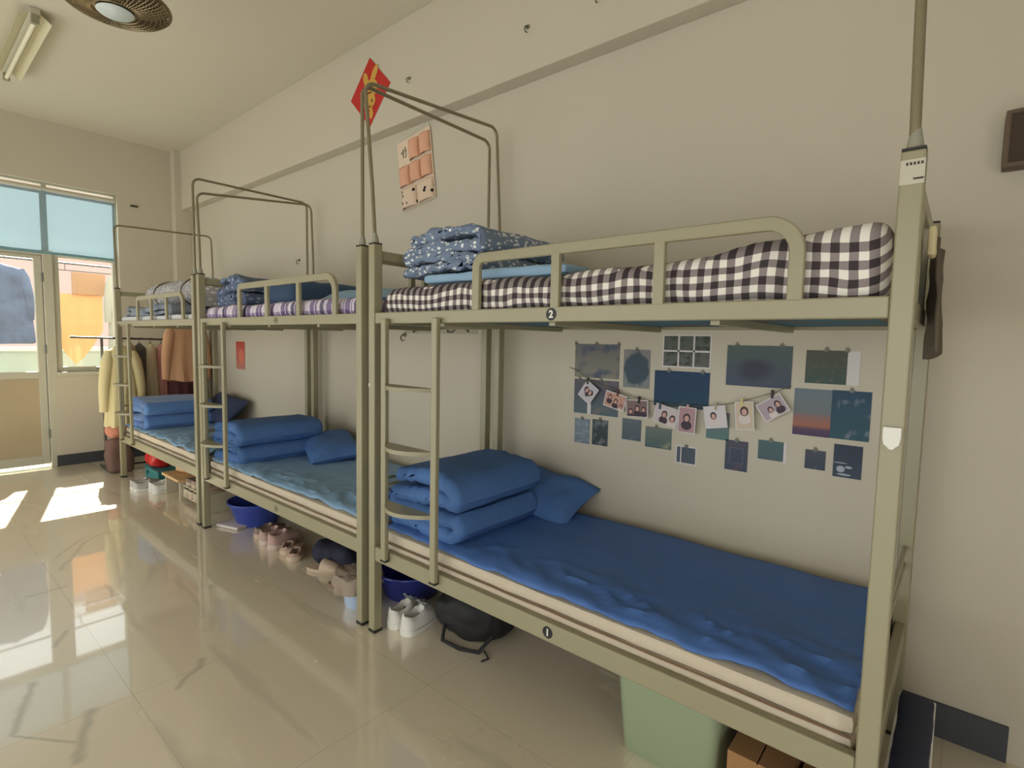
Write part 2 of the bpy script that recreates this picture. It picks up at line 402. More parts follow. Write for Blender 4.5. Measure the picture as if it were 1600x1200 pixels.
struct('baseboard_far', B(FX, FX+0.012, -0.32, 0.80, 0, 0.115), base_m, smooth=False)
# far wall around the opening (opening y -1.95..0.27, z 0..2.86)
OY0, OY1, OZ = -1.95, 0.28, 2.90
bm = bmesh.new()
box(bm, FX-0.14, FX, OY1, WY, -0.1, CZ); box(bm, FX-0.14, FX, LY, OY0, -0.1, CZ); box(bm, FX-0.14, FX, OY0, OY1, OZ, CZ)
box(bm, FX-0.14, FX, -0.30, OY1, -0.1, 0.985); box(bm, FX-0.14, FX, OY0, -1.12, -0.1, 0.985)
struct('wall_far', bm, wallm, smooth=False)

# door, windows
frame_m = mat('pale_frame_paint', (196, 192, 172), 0.5)
panel_m = mat('door_panel_paint', (190, 172, 140), 0.55, var=0.3, vscale=3)
def glass_mat():
    m = bpy.data.materials.new('clear_glass'); m.use_nodes = True; nt = m.node_tree
    nt.nodes.remove(nt.nodes['Principled BSDF']); out = nt.nodes['Material Output']
    t = nd(nt, 'ShaderNodeBsdfTransparent'); t.inputs[0].default_value = (0.97, 0.985, 0.98, 1)
    g = nd(nt, 'ShaderNodeBsdfGlossy'); g.inputs['Roughness'].default_value = 0.02
    d = nd(nt, 'ShaderNodeBsdfDiffuse'); d.inputs[0].default_value = (0.85, 0.88, 0.9, 1)
    lw = nd(nt, 'ShaderNodeLayerWeight'); lw.inputs[0].default_value = 0.5
    fr = mth(nt, 'ADD', mth(nt, 'MULTIPLY', mth(nt, 'POWER', lw.outputs['Facing'], 5.0), 0.9), 0.03)
    m1 = nd(nt, 'ShaderNodeMixShader'); nt.links.new(fr, m1.inputs[0]); nt.links.new(t.outputs[0], m1.inputs[1]); nt.links.new(g.outputs[0], m1.inputs[2])
    m2 = nd(nt, 'ShaderNodeMixShader'); m2.inputs[0].default_value = 0.04   # dusty film
    nt.links.new(m1.outputs[0], m2.inputs[1]); nt.links.new(d.outputs[0], m2.inputs[2]); nt.links.new(m2.outputs[0], out.inputs[0])
    return m
glassm = glass_mat()
GX = FX-0.08
def frame_ring(bm, x0, x1, y0, y1, z0, z1, t):
    box(bm, x0, x1, y0, y0+t, z0, z1); box(bm, x0, x1, y1-t, y1, z0, z1)
    box(bm, x0, x1, y0+t, y1-t, z0, z0+t); box(bm, x0, x1, y0+t, y1-t, z1-t, z1)
def window(n, y0, y1, z0, z1, t, handle=False):
    root = bpy.data.objects.new('window_%d' % n, None); COL.objects.link(root); root['kind'] = 'structure'
    bm = bmesh.new(); frame_ring(bm, GX-0.04, GX+0.03, y0, y1, z0, z1, t); obj('window_frame', bm, frame_m, root, smooth=False, bevel=0.004)
    obj('pane', B(GX-0.006, GX, y0+t*0.8, y1-t*0.8, z0+t*0.8, z1-t*0.8), glassm, root, smooth=False)
    if z0 > 0.9 and z0 < 1.2:
        obj('window_sill', B(GX+0.03, FX+0.03, y0, y1, z0-0.04, z0), frame_m, root, smooth=False, bevel=0.005)
    return root
window(1, -0.28, OY1, 0.985, 2.22, 0.05)
window(2, OY0, -1.12, 0.985, 2.22, 0.05)  # unseen fixed window, added for the light it brings in
window(3, -0.32, OY1, 2.22, OZ, 0.02)
window(4, -1.12, -0.32, 2.22, OZ, 0.02)
window(5, OY0, -1.12, 2.22, OZ, 0.04)
door = bpy.data.objects.new('door_1', None); COL.objects.link(door); door['kind'] = 'structure'
bm = bmesh.new(); box(bm, GX-0.05, FX-0.02, -0.36, -0.28, 0, 2.22); box(bm, GX-0.05, FX-0.02, -1.12, -1.04, 0, 2.22); box(bm, GX-0.05, FX-0.02, -1.04, -0.36, 2.17, 2.22)
obj('door_frame', bm, frame_m, door, smooth=False, bevel=0.006)
bm = bmesh.new(); y0, y1, t = -1.035, -0.365, 0.06
box(bm, GX-0.02, GX+0.03, y0, y0+t, 0.03, 2.165); box(bm, GX-0.02, GX+0.03, y1-t, y1, 0.03, 2.165)
box(bm, GX-0.02, GX+0.03, y0+t, y1-t, 2.13, 2.165); box(bm, GX-0.02, GX+0.03, y0+t, y1-t, 0.92, 0.99); box(bm, GX-0.02, GX+0.03, y0+t, y1-t, 0.03, 0.12)
obj('door_leaf', bm, frame_m, door, smooth=False, bevel=0.004)
bm = B(GX-0.01, GX+0.018, y0+t, y1-t, 0.12, 0.92); obj('door_panel', bm, panel_m, door, smooth=False)
obj('pane', B(GX-0.004, GX+0.002, y0+t, y1-t, 0.99, 2.13), glassm, door, smooth=False)
hm = mat('hinge_steel', (110, 108, 102), 0.4, metal=0.8)
for z in (1.95, 1.22, 0.35):
    bm = bmesh.new(); tube(bm, [(GX+0.05, -0.362, z-0.045), (GX+0.05, -0.362, z+0.045)], 0.011); obj('hinge', bm, hm, door)
bm = bmesh.new(); tube(bm, [(GX+0.03, -1.0, 1.05), (GX+0.07, -1.0, 1.05), (GX+0.07, -0.9, 1.05)], 0.009); obj('door_handle', bm, hm, door)
# little latch on window frame
# roller blind
bl = thing('roller_blind', 'translucent light blue roller blind covering the top of the far window', 'blind', (FX-0.02, 0, 0))
def blind_mat():
    m = bpy.data.materials.new('blue_blind_cloth'); m.use_nodes = True; nt = m.node_tree
    nt.nodes.remove(nt.nodes['Principled BSDF']); out = nt.nodes['Material Output']
    d = nd(nt, 'ShaderNodeBsdfDiffuse'); d.inputs[0].default_value = (*s2l((186, 208, 214)), 1)
    t = nd(nt, 'ShaderNodeBsdfTranslucent'); t.inputs[0].default_value = (*s2l((84, 98, 104)), 1)
    mx = nd(nt, 'ShaderNodeMixShader'); mx.inputs[0].default_value = 0.6
    nt.links.new(d.outputs[0], mx.inputs[1]); nt.links.new(t.outputs[0], mx.inputs[2]); nt.links.new(mx.outputs[0], out.inputs[0])
    return m
bm = bmesh.new(); rr = []
for i in range(41):
    y = OY0+0.02+(OY1-OY0-0.04)*i/40
    rr.append([Vector((0.004*math.sin(y*9), y, 2.205)), Vector((0.003*math.sin(y*5+1), y, 2.5)), Vector((0, y, 2.81))])
ring_loft(bm, rr, cap=False, closed=False); obj('blind_cloth', bm, blind_mat(), bl)
bm = bmesh.new(); tube(bm, [(0.01, OY0+0.02, 2.83), (0.01, OY1-0.02, 2.83)], 0.02, 16); obj('head_tube', bm, frame_m, bl)
bm = B(-0.006, 0.006, OY0+0.02, OY1-0.02, 2.185, 2.208); obj('bottom_bar', bm, mat('blind_bar', (120, 160, 170), 0.5), bl, smooth=False)

# ------------------------------------------------------------------ outside: balcony and buildings
bal_m = mat('balcony_paint', (160, 176, 165), 0.85)
struct('trim_3', B(-6.75, FX-0.14, LY, 2.0, -0.2, -0.02), mat('balcony_concrete', (170, 168, 160), 0.8), smooth=False)
bp_ = obj('balcony_parapet', B(-6.75, -6.62, LY-1, 3.0, -0.2, 1.16), bal_m, smooth=False); tag(bp_, kind='structure')
pc = obj('parapet_coping', B(-6.78, -6.59, LY-1, 3.0, 1.16, 1.21), mat('coping_stone', (206, 206, 198), 0.8), smooth=False); tag(pc, kind='structure')
fac = thing('apartment_building', 'pale pink building across from the balcony, seen through the far windows', 'building', (-19, 2, -6))
pinkw = mat('pink_render', (182, 152, 140), 0.9, var=0.2, vscale=0.4)
obj('wall', B(-2, 0, -14, 14, 0, 13.2), pinkw, fac, smooth=False)
obj('roof_edge', B(-2.2, 0.35, -14.2, 14.2, 13.2, 13.6), mat('white_render', (238, 236, 228), 0.9), fac, smooth=False)
pane_o = mat('far_glass', (140, 156, 166), 0.2)
for yy in (-9, -6, 5.5, 9):
    for zz in (6.9, 10.0):
        f = obj('window', B(0, 0.06, yy-0.8, yy+0.8, zz-0.7, zz+0.7), mat('white_render', (238, 236, 228), 0.9), fac, smooth=False)
        obj('pane', B(0.06, 0.08, yy-0.7, yy+0.7, zz-0.6, zz+0.6), pane_o, f, smooth=False)
wt = thing('white_pillar', 'white sunlit pillar of the balcony outside the far window', 'pillar', (-6.55, 1.15, 0))
bm = B(-0.1, 0.1, -0.16, 0.16, 0, 3.2); obj('pillar_shaft', bm, mat('white_render', (238, 236, 228), 0.9), wt, smooth=False)
obj('pillar_foot', B(-0.13, 0.13, -0.2, 0.2, -0.02, 0.1), bal_m, wt, smooth=False)

# ------------------------------------------------------------------ bunk beds
W = 0.90; PW = 0.045; HP = 1.82; ZU, HU = 1.513, 0.05; ZL, HL = 0.425, 0.07; GX1 = 2.0
def numeral(txt, size, m, parent, loc):
    cu = bpy.data.curves.new('numeral', 'FONT'); cu.body = txt; cu.size = size; cu.align_x = 'CENTER'; cu.align_y = 'CENTER'; cu.extrude = 0.0006; cu.offset = 0.0012
    to = bpy.data.objects.new('tmp', cu); COL.objects.link(to)
    bpy.context.view_layer.update()
    me = bpy.data.meshes.new_from_object(to.evaluated_get(bpy.context.evaluated_depsgraph_get()))
    bpy.data.objects.remove(to); me.name = 'numeral'; me.materials.clear(); me.materials.append(m)
    o = bpy.data.objects.new('numeral', me); COL.objects.link(o); o.parent = parent; o.location = loc; o.rotation_euler = (PI/2, 0, 0)
    return o
def make_bed(x0, label, canL, canR, nums, canr=0.0085):
    root = thing('bunk_bed', label, 'bunk bed', (x0, 0, 0), 0, 'bunk beds in a row along the wall')
    L = 2.0
    for (px, py) in ((0, 0), (L-PW, 0), (0, W-PW), (L-PW, W-PW)):
        p = obj('post', B(px, px+PW, py, py+PW, 0.012, HP), paint, root, bevel=0.004)
        obj('post_foot', B(px-0.001, px+PW+0.001, py-0.001, py+PW+0.001, 0, 0.014), dark_cap, p, smooth=False)
        obj('post_cap', B(px+0.001, px+PW-0.001, py+0.001, py+PW-0.001, HP, HP+0.006), dark_cap, p, smooth=False)
    for z, h, nm in ((ZU, HU, 'upper_side_rail'), (ZL, HL, 'lower_side_rail')):
        obj(nm, B(PW, L-PW, 0.004, 0.034, z-h, z), paint, root, bevel=0.004)
        obj(nm, B(PW, L-PW, W-0.034, W-0.004, z-h, z), paint, root, bevel=0.004)
        for xx in (0.006, L-0.036):
            obj(nm.replace('side', 'end'), B(xx, xx+0.03, PW, W-PW, z-h, z), paint, root, bevel=0.004)
        obj('bed_board', B(PW+0.002, L-PW-0.002, 0.036, W-0.036, z-h+0.012, z-h+0.03), board, root, smooth=False)
        for k in range(3):
            xx = 0.45+0.55*k
            obj('cross_bar', B(xx, xx+0.025, 0.034, W-0.034, z-h-0.012, z-h+0.011), paint, root, smooth=False)
    for xx in (0.012, L-0.034):   # end guards, upper and lower
        bm = bmesh.new(); box(bm, xx, xx+0.022, PW, W-PW, 1.755, 1.795)
        for yy in (0.3, 0.58): box(bm, xx, xx+0.022, yy, yy+0.03, ZU, 1.757)
        obj('upper_end_guard', bm, paint, root, bevel=0.003)
        bm = bmesh.new()
        for z in (0.64, 0.70): tube(bm, [(xx+0.01, PW-0.01, z), (xx+0.01, W-PW+0.01, z)], 0.007, 8)
        obj('lower_end_guard', bm, paint, root)
    # guard rail on the upper front side
    f = lambda a, b: Vector((a, 0.012, b))
    z1 = 1.702
    path = [f(0.675, ZU-0.005)]+arc((0.675+0.035, z1-0.035), 0.035, 180, 90, 6, f)+arc((1.762-0.075, z1-0.075), 0.075, 90, 0, 10, f)+[f(1.762, ZU-0.005)]
    bm = bmesh.new(); sweep_rect(bm, path, 0.036, 0.02); g = obj('guard_rail', bm, paint, root, bevel=0.004)
    for xx in (1.04, 1.405):
        obj('guard_upright', B(xx-0.017, xx+0.017, 0.003, 0.021, ZU-0.005, z1-0.012), paint, g, bevel=0.003)
    # ladder
    xl, xr = 0.142, 0.476; zb = 0.392
    bm = bmesh.new()
    for xx in (xl, xr): box(bm, xx-0.017, xx+0.017, -0.024, -0.002, zb, ZU-HU+0.02)
    lad = obj('ladder', bm, paint, root, bevel=0.004)
    for xx in (xl, xr): obj('ladder_foot', B(xx-0.018, xx+0.018, -0.025, -0.001, zb-0.006, zb+0.002), dark_cap, lad, smooth=False)
    for z in (1.198, 0.937, 0.672):
        bm = bmesh.new(); n = 16; top = []; 
        for i in range(n+1):
            a = i/n; x = xl+0.015+(xr-xl-0.03)*a; y = -0.012-0.085*math.sin(PI*a)**0.8
            top.append((x, y))
        rings = [[Vector((x, -0.004, z)), Vector((x, y, z)), Vector((x, y-0.003, z-0.016)), Vector((x, y, z-0.016)), Vector((x, min(-0.006, y+0.004), z-0.004)), Vector((x, -0.004, z-0.004))] for x, y in top]
        ring_loft(bm, rings); obj('ladder_rung', bm, paint, lad)
    # curtain hoops at both ends
    for (px, h, lean) in ((PW/2, canL, -0.075 if x0 == 0 else -0.03), (L-PW/2, canR, 0.0)):
        zf, zk = h
        g2 = lambda a, b: Vector((px, a, b))
        y0, y1, r = PW/2, W-PW/2, 0.05
        pts = [Vector((px, y0, HP-0.02)), Vector((px+lean*0.3, y0, HP+0.25))]+[Vector((px+lean, p.y, p.z)) for p in arc((y0+r, zf-r), r, 180, 95, 6, g2)]
        lb_ = lean*0.6 if x0 == 0 else lean
        pts += [Vector((px+lb_, p.y, p.z)) for p in arc((y1-r, zk-r), r, 85, 0, 6, g2)]+[Vector((px+lb_*0.3, y1, HP+0.25)), Vector((px, y1, HP-0.02))]
        if zf > 2.6:   # only a tall front pole stands at this end
            pts = [Vector((px, y0, HP-0.02)), Vector((px-0.01, y0, HP+0.35)), Vector((px-0.035, y0, 3.05))]
        bm = bmesh.new(); tube(bm, pts, canr if zf < 2.6 else 0.011, 10); cf = obj('curtain_hoop' if zf < 2.6 else 'curtain_pole', bm, paint_thin, root)
        bm = bmesh.new()
        for yy in ((y0, y1) if zf < 2.6 else (y0,)): tube(bm, [(px, yy, HP+0.006), (px, yy, HP+0.02), (px+lean*0.05, yy, HP+0.05)], [0.017, 0.015, 0.0095], 12)
        obj('hoop_socket', bm, mat('socket_plastic', (150, 146, 128), 0.5), cf)
    # number badges
    for (txt, x, z, style) in nums:
        r = 0.021 if style == 'black' else 0.017
        bm = bmesh.new(); rings = [[Vector((x+r*k*math.cos(2*PI*i/28), yy, z+r*k*math.sin(2*PI*i/28))) for i in range(28)] for yy, k in ((0.0042, 1), (0.003, 1))]
        ring_loft(bm, rings)
        bd = obj('number_badge', bm, black_pl if style == 'black' else mat('faded_badge', (176, 168, 134), 0.4), root, smooth=False)
        bd['label'] = ('round black number badge' if style == 'black' else 'small worn number badge')
        numeral(txt, 0.034 if style == 'black' else 0.028, white_pl if style == 'black' else mat('dark_ink', (60, 52, 40), 0.6), bd, (x, 0.0022, z-0.001))
        if style != 'black':
            bm = bmesh.new(); tube(bm, [(x+r*math.cos(2*PI*i/28), 0.0025, z+r*math.sin(2*PI*i/28)) for i in range(28)], 0.0012, 6, closed=True)
            obj('badge_ring', bm, mat('dark_ink', (60, 52, 40), 0.6), bd)
    return root
bed1 = make_bed(0, 'nearest beige metal bunk bed, number badges 1 and 2, gingham mattress on top', (2.555, 2.60), (2.62, 2.62), [('2', 1.03, ZU-HU/2, 'black'), ('1', 1.05, ZL-HL/2, 'black')])
bed2 = make_bed(-2.056, 'middle beige metal bunk bed with purple plaid upper mattress', (2.39, 2.47), (2.545, 2.54), [('3', 1.13, ZL-HL/2, 'worn'), ('4', 1.16, ZU-HU/2, 'worn')])
bed3 = make_bed(-4.112, 'farthest metal bunk bed beside the clothes rack and far window', (2.42, 2.445), (2.50, 2.50), [])
for b, ch in ((bed1, 2), ):
    # white holder stuck on the near right post, a paper label near its top
    bm = bmesh.new(); rings = []
    for k, (hw, z) in enumerate(((0.0, 1.172), (0.006, 1.174), (0.008, 1.178), (0.014, 1.182), (0.016, 1.19), (0.017, 1.20), (0.017, 1.222))):
        rings.append([Vector((1.978-hw, -0.0005, z)), Vector((1.978+hw, -0.0005, z)), Vector((1.978+hw, -0.009, z)), Vector((1.978-hw, -0.009, z))])
    ring_loft(bm, rings); hk = obj('adhesive_hook', bm, white_pl, b, bevel=0.001)
    lb = obj('paper_label', B(1.956, 1.9995, -0.0012, 0.0, 1.748, 1.80), mat('label_paper', (190, 184, 164), 0.7), b, smooth=False)
    bm = bmesh.new()
    for k in range(5): box(bm, 1.966+k*0.0065, 1.970+k*0.0065, -0.0018, -0.0011, 1.788, 1.794)
    box(bm, 1.98, 1.998, -0.0018, -0.0011, 1.757, 1.761)
    obj('label_print', bm, mat('dark_ink', (60, 52, 40), 0.6), lb, smooth=False)
    obj('adhesive_dot', B(0.004, 0.014, -0.002, 0, 1.175, 1.19), white_pl, b, smooth=False)

# ------------------------------------------------------------------ bedding
def put(o, loc, rot=(0, 0, 0)):
    o.location = loc; o.rotation_euler = rot; return o
def sheet(x0, mat_sheet, label, seed, waves=True):
    """thin bottom sheet over the mattress, hanging slightly over its front edge"""
    bm = bmesh.new(); nx, ny = 90, 40; g = []
    for i in range(nx+1):
        col = []
        for j in range(ny+1):
            u, v = i/nx, j/ny
            x = x0+0.055+u*1.885
            yf = 0.046+0.009*math.sin(u*7+seed)+0.007*noise.noise(Vector((u*14, seed, 0)))
            y = yf+(0.845-yf)*v
            fr = math.exp(-v*6)
            z = 0.522+0.008*noise.noise(Vector((u*8, v*4, seed)))+0.010*noise.noise(Vector((u*30+v*16, v*5-u*6, seed)))*fr
            z += 0.006*math.sin(u*40+v*10+seed)*math.exp(-v*4)*noise.noise(Vector((u*4, 3, seed)))*2
            z -= 0.010*max(0, 1-v*20)
            rk_ = 1-abs(noise.noise(Vector((u*9+v*5+seed, v*7-u*3, 1.7)))*2.4)
            z += 0.030*max(0, rk_-0.5)*math.exp(-((v-0.16)/0.16)**2)*(0.35+u)
            col.append(bm.verts.new((x, y, z)))
        g.append(col)
    for i in range(nx):
        for j in range(ny): bm.faces.new((g[i][j], g[i+1][j], g[i+1][j+1], g[i][j+1]))
    o = obj('bed_sheet', bm, mat_sheet); tag(o, label, 'bed sheet')
    sm = o.modifiers.new('solid', 'SOLIDIFY'); sm.thickness = 0.006; sm.offset = -1
    return o
def lower_mattress(x0, label, seed, cx=0):
    root = thing('mattress', label, 'mattress', (x0+1.0, W/2, ZL-HL+0.031))
    ztop = 0.498-(ZL-HL+0.031)
    obj('mattress_pad', soft_box(1.90, 0.825, 0.06, 0.028, 0.035, 0.004, 7, seed), mattr, root)
    obj('quilted_topper', soft_box(1.895, 0.82, ztop-0.058, 0.02, 0.035, 0.003, 6, seed+3), mattr, root, loc=(0, 0, 0.060))
    bm = bmesh.new(); tube(bm, [(-0.94+1.88*i/40, -0.412-0.003*noise.noise(Vector((i*.3, seed, 0))), 0.060+0.001*math.sin(i)) for i in range(41)], 0.0028, 6)
    obj('piping', bm, mat('brown_piping', (120, 92, 66), 0.8), root)
    return root
lower_mattress(0, 'thick cream mattress on the lower deck of the nearest bunk', 1)
lower_mattress(-2.056, 'cream printed mattress on the lower deck of the middle bunk', 2)
lower_mattress(-4.112, 'white mattress on the lower deck of the farthest bunk', 3)
sheet(0, blue_s, 'deep blue bed sheet on the lower deck of the nearest bunk', 1.3)
sheet(-2.056, glare_s, 'blue bed sheet with window glare in its colour on the lower deck of the middle bunk', 2.1)
sheet(-4.112, glare_s, 'blue bed sheet with window glare in its colour on the lower deck of the farthest bunk', 4.4)
def quilt(x, y, z, wd, ln, t, m, label, seed, rz=0, layers=4, amp=0.007, drop=0.02, group=None):
    o = obj('folded_quilt', folded_quilt(wd, ln, t, layers, seed, amp, drop=drop), m); put(o, (x, y, z), (0, 0, rz)); tag(o, label, 'quilt', group); return o
quilt(0.055, 0.075, 0.508, 0.43, 0.60, 0.074, blue_q, 'folded blue quilt stack on the lower deck of the nearest bunk', 1, 0.02)
quilt(-2.02, 0.07, 0.508, 0.42, 0.62, 0.072, blue_q, 'folded blue quilt stack on the lower deck of the middle bunk', 5, 0.0)
quilt(-4.03, 0.07, 0.508, 0.44, 0.60, 0.070, mat('bright_blue_cotton', (88, 128, 186), 0.7, bump=0.25, bscale=25, spec=0.3, sheen=0.3), 'folded brighter blue quilt stack on the lower deck of the farthest bunk', 9, 0.0)
p = obj('pillow', pillow(0.62, 0.36, 0.15, 1), blue_q); put(p, (0.37, 0.795, 0.60), (0.34, 0.10, 0.03)); tag(p, 'blue pillow behind the folded quilt on the nearest lower bunk', 'pillow')
p = obj('pillow', pillow(0.60, 0.38, 0.15, 2), blue_q); put(p, (-1.46, 0.68, 0.592), (0.12, 0.1, -0.35)); tag(p, 'blue pillow right of the folded quilt on the middle lower bunk', 'pillow')
p = obj('pillow', pillow(0.58, 0.34, 0.15, 3), navy_c); put(p, (-3.62, 0.76, 0.66), (0.75, 0.1, 0.05)); tag(p, 'dark blue pillow at the wall on the farthest lower bunk', 'pillow')

# upper bunk 1: gingham padded mattress swelling at the right end
def g_shape(p):
    u = (p.x+0.95)/1.9
    up = 0.060*max(0, (u-0.62)/0.38)**1.4 + 0.004*math.sin(u*23)
    if p.z > 0.05: p.z += up*(p.z/0.115)
    p.z -= 0.012*max(0, 0.15-u)/0.15*(p.z/0.115)
    p.y += 0.006*math.sin(u*31)*(1 if p.y < 0 else 0)
    return p
um = obj('mattress', soft_box(1.90, 0.82, 0.135, 0.045, 0.022, 0.008, 7, 4, shape=g_shape), ging); put(um, (1.0, 0.447, 1.495)); tag(um, 'black and white gingham mattress on the upper deck of the nearest bunk', 'mattress')
us = obj('bed_sheet', soft_box(1.89, 0.825, 0.02, 0.008, 0.05, 0.002, 6, 5), mat('turquoise_cotton', (70, 112, 130), 0.8)); put(us, (1.0, 0.4485, 1.4745)); tag(us, 'teal blue underlay peeking out beneath the gingham mattress', 'bed sheet')
quilt(0.14, 0.085, 1.672, 0.46, 0.60, 0.050, flor, 'floral slate blue quilt folded on the upper deck of the nearest bunk', 12, 0.03, amp=0.012, drop=0.03)
lq = obj('folded_blanket', soft_box(0.74, 0.64, 0.045, 0.021, 0.03, 0.007, 7, 6), lightblue); put(lq, (0.64, 0.41, 1.632), (0, 0, 0.03)); tag(lq, 'light blue blanket folded flat beneath the floral quilt', 'blanket')
# upper bunk 2
m2 = obj('mattress', soft_box(1.90, 0.82, 0.10, 0.035, 0.03, 0.008, 6, 7), plaid_m); put(m2, (-1.056, 0.447, 1.495)); tag(m2, 'purple and white plaid mattress on the upper deck of the middle bunk', 'mattress')
quilt(-1.95, 0.09, 1.592, 0.44, 0.62, 0.05, flor_dark, 'slate patterned quilt folded on the upper deck of the middle bunk', 21, 0.0, amp=0.012, drop=0.03)
nb = obj('folded_blanket', soft_box(0.34, 0.62, 0.17, 0.05, 0.03, 0.01, 6, 8), teal_c); put(nb, (-1.28, 0.50, 1.588), (0, 0, 0.05)); tag(nb, 'dark teal blanket bundle behind the guard rail of the middle bunk', 'blanket')
nb = obj('pillow', pillow(0.62, 0.40, 0.13, 4), lightblue); put(nb, (-0.78, 0.60, 1.645), (0.05, 0, 0.1)); tag(nb, 'pale blue pillow on the plaid mattress of the middle bunk', 'pillow')
nb = obj('pillow', pillow(0.5, 0.24, 0.1, 14), navy_c); put(nb, (-1.70, 0.80, 1.66), (0.3, 0, 0)); tag(nb, 'navy pillow by the wall on the middle upper bunk', 'pillow')
# upper bunk 3
m3 = obj('mattress', soft_box(1.90, 0.82, 0.06, 0.025, 0.04, 0.006, 6, 10), mat('white_ticking', (214, 214, 214), 0.85)); put(m3, (-3.112, 0.447, 1.495)); tag(m3, 'thin white mattress on the upper deck of the farthest bunk', 'mattress')
quilt(-4.02, 0.06, 1.552, 1.20, 0.70, 0.042, grey_c, 'grey blue blanket folded flat on the upper deck of the farthest bunk', 31, 0, layers=2, amp=0.012, drop=0.0)
bm = bmesh.new(); n = 40
for k in range(3):
    pass
def roll_bm(Lx, r, seed):
    bm = bmesh.new(); rings = []
    for i in range(31):
        u = i/30; e = min(u, 1-u)*Lx; f = 1 if e > 0.06 else math.sqrt(max(0.03, 1-(1-e/0.06)**2))
        rings.append([Vector((u*Lx, math.cos(2*PI*k/30)*r*1.25*f*(1+0.05*noise.noise(Vector((k*.5, u*6, seed)))), math.sin(2*PI*k/30)*r*f*(1+0.07*noise.noise(Vector((k*.5+9, u*6, seed)))))) for k in range(30)])
    ring_loft(bm, rings); return bm
rq = thing('rolled_quilt', 'pale grey floral quilt rolled up on the farthest upper bunk', 'quilt', (-3.98, 0.36, 1.76))
obj('quilt_roll', roll_bm(1.28, 0.125, 3), flor_grey, rq)
bm = bmesh.new()
for xx in (0.32, 1.02): tube(bm, [(xx+0.004*math.sin(k), math.cos(2*PI*k/24)*0.160, math.sin(2*PI*k/24)*0.129) for k in range(24)], 0.006, 6, closed=True)
obj('tie_strap', bm, mat('brown_strap', (110, 88, 70), 0.8), rq)

# ------------------------------------------------------------------ pictures on the wall
PY = WY
clipm = mat('dark_clip', (96, 94, 86), 0.4, metal=0.5)
def print_thing(x0, z0, x1, z1, m, label, border=None, clips=(), group='prints taped to the wall above the nearest lower bunk', y=PY, extra=None):
    root = thing('photo_print', label, 'picture', ((x0+x1)/2, y, (z0+z1)/2), 0, group)
    hw, hh = (x1-x0)/2, (z1-z0)/2
    if border:
        b = border
        obj('print_border', B(-hw-b, hw+b, -0.0016, -0.0004, -hh-b, hh+b), mat('photo_paper_white', (214, 208, 204), 0.6), root, smooth=False)
    obj('print_image', B(-hw, hw, -0.0024, -0.0008 if not border else -0.0016, -hh, hh), m, root, smooth=False)
    for cx in clips:
        bm = bmesh.new(); box(bm, cx-0.007, cx+0.007, -0.007, -0.0003, hh-0.006+(border or 0), hh+0.006+(border or 0)); tube(bm, [(cx-0.005, -0.005, hh+0.006), (cx-0.003, -0.006, hh+0.013), (cx+0.003, -0.006, hh+0.013), (cx+0.005, -0.005, hh+0.006)], 0.0012, 5)
        obj('clip', bm, clipm, root, smooth=False)
    if extra: extra(root, hw, hh)
    return root
def six(root, hw, hh):
    wm = mat('photo_paper_white', (214, 208, 204), 0.6)
    bm = bmesh.new(); box(bm, -hw, hw, -0.003, -0.0024, -0.004, 0.004)
    for s in (-1, 1): box(bm, s*hw/3-0.004, s*hw/3+0.004, -0.003, -0.0024, -hh, hh)
    obj('white_divider', bm, wm, root, smooth=False)
def inner(root, hw, hh):
    bm = bmesh.new(); fm = mat('grey_line', (120, 122, 134), 0.6)
    for (a, b, c, d) in ((-.6, .6, .5, .52), (-.6, .6, -.52, -.5), (-.6, -.57, -.5, .5), (.57, .6, -.5, .5)): box(bm, a*hw, b*hw, -0.003, -0.0024, c*hh, d*hh)
    obj('drawn_frame', bm, fm, root, smooth=False)
def vbar(root, hw, hh):
    obj('white_divider', B(-hw*.62, -hw*.5, -0.003, -0.0024, -hh, hh), mat('photo_paper_white', (214, 208, 204), 0.6), root, smooth=False)
def waves(root, hw, hh):
    bm = bmesh.new()
    for cx, cz, rx, rz in ((-.45, -.5, .3, .2), (.1, -.35, .25, .08), (-.2, -.82, .5, .06), (-.5, -.12, .5, .03)):
        vs = [bm.verts.new((cx*hw+rx*hw*math.cos(2*PI*i/14), -0.0027, cz*hh+rz*hh*math.sin(2*PI*i/14))) for i in range(14)]; bm.faces.new(vs)
    obj('white_spray', bm, mat('print_pale', (170, 176, 186), 0.6), root, smooth=False)
P_ = print_thing
P_(0.493, 1.214, 0.761, 1.391, print_mat('p_grey', (112, 110, 104), (138, 134, 120), (78, 88, 108), 3, 0.5), 'grey misty landscape print at the top left of the wall pictures', clips=(-.128, 0, .128))
P_(0.785, 1.178, 0.928, 1.368, print_mat('p_cloud', (140, 134, 134), (130, 138, 136), (62, 80, 94), 3, 0.4, 0.08, ctr=(0.5, 0.5, 0.42)), 'portrait print with a dark teal patch, right of the misty landscape', clips=(0,))
P_(0.996, 1.296, 1.215, 1.437, print_mat('p_six', (84, 92, 84), (100, 104, 100), (52, 60, 46), 6, 0.5), 'print of six small dark green pictures divided by white lines', border=0.007, extra=six)
P_(0.955, 1.102, 1.221, 1.272, print_mat('p_navy', (34, 58, 92), (36, 66, 88), (60, 96, 112), 3, 0.62), 'large dark navy print in the middle of the wall pictures', clips=(-.06, .1))
P_(1.292, 1.223, 1.554, 1.399, print_mat('p_field', (84, 100, 96), (70, 78, 100), (62, 64, 80), 3, 0.5, 0.2, ctr=(0.45, 0.38, 0.15)), 'large murky green landscape print under two clips', clips=(-.09, .09))
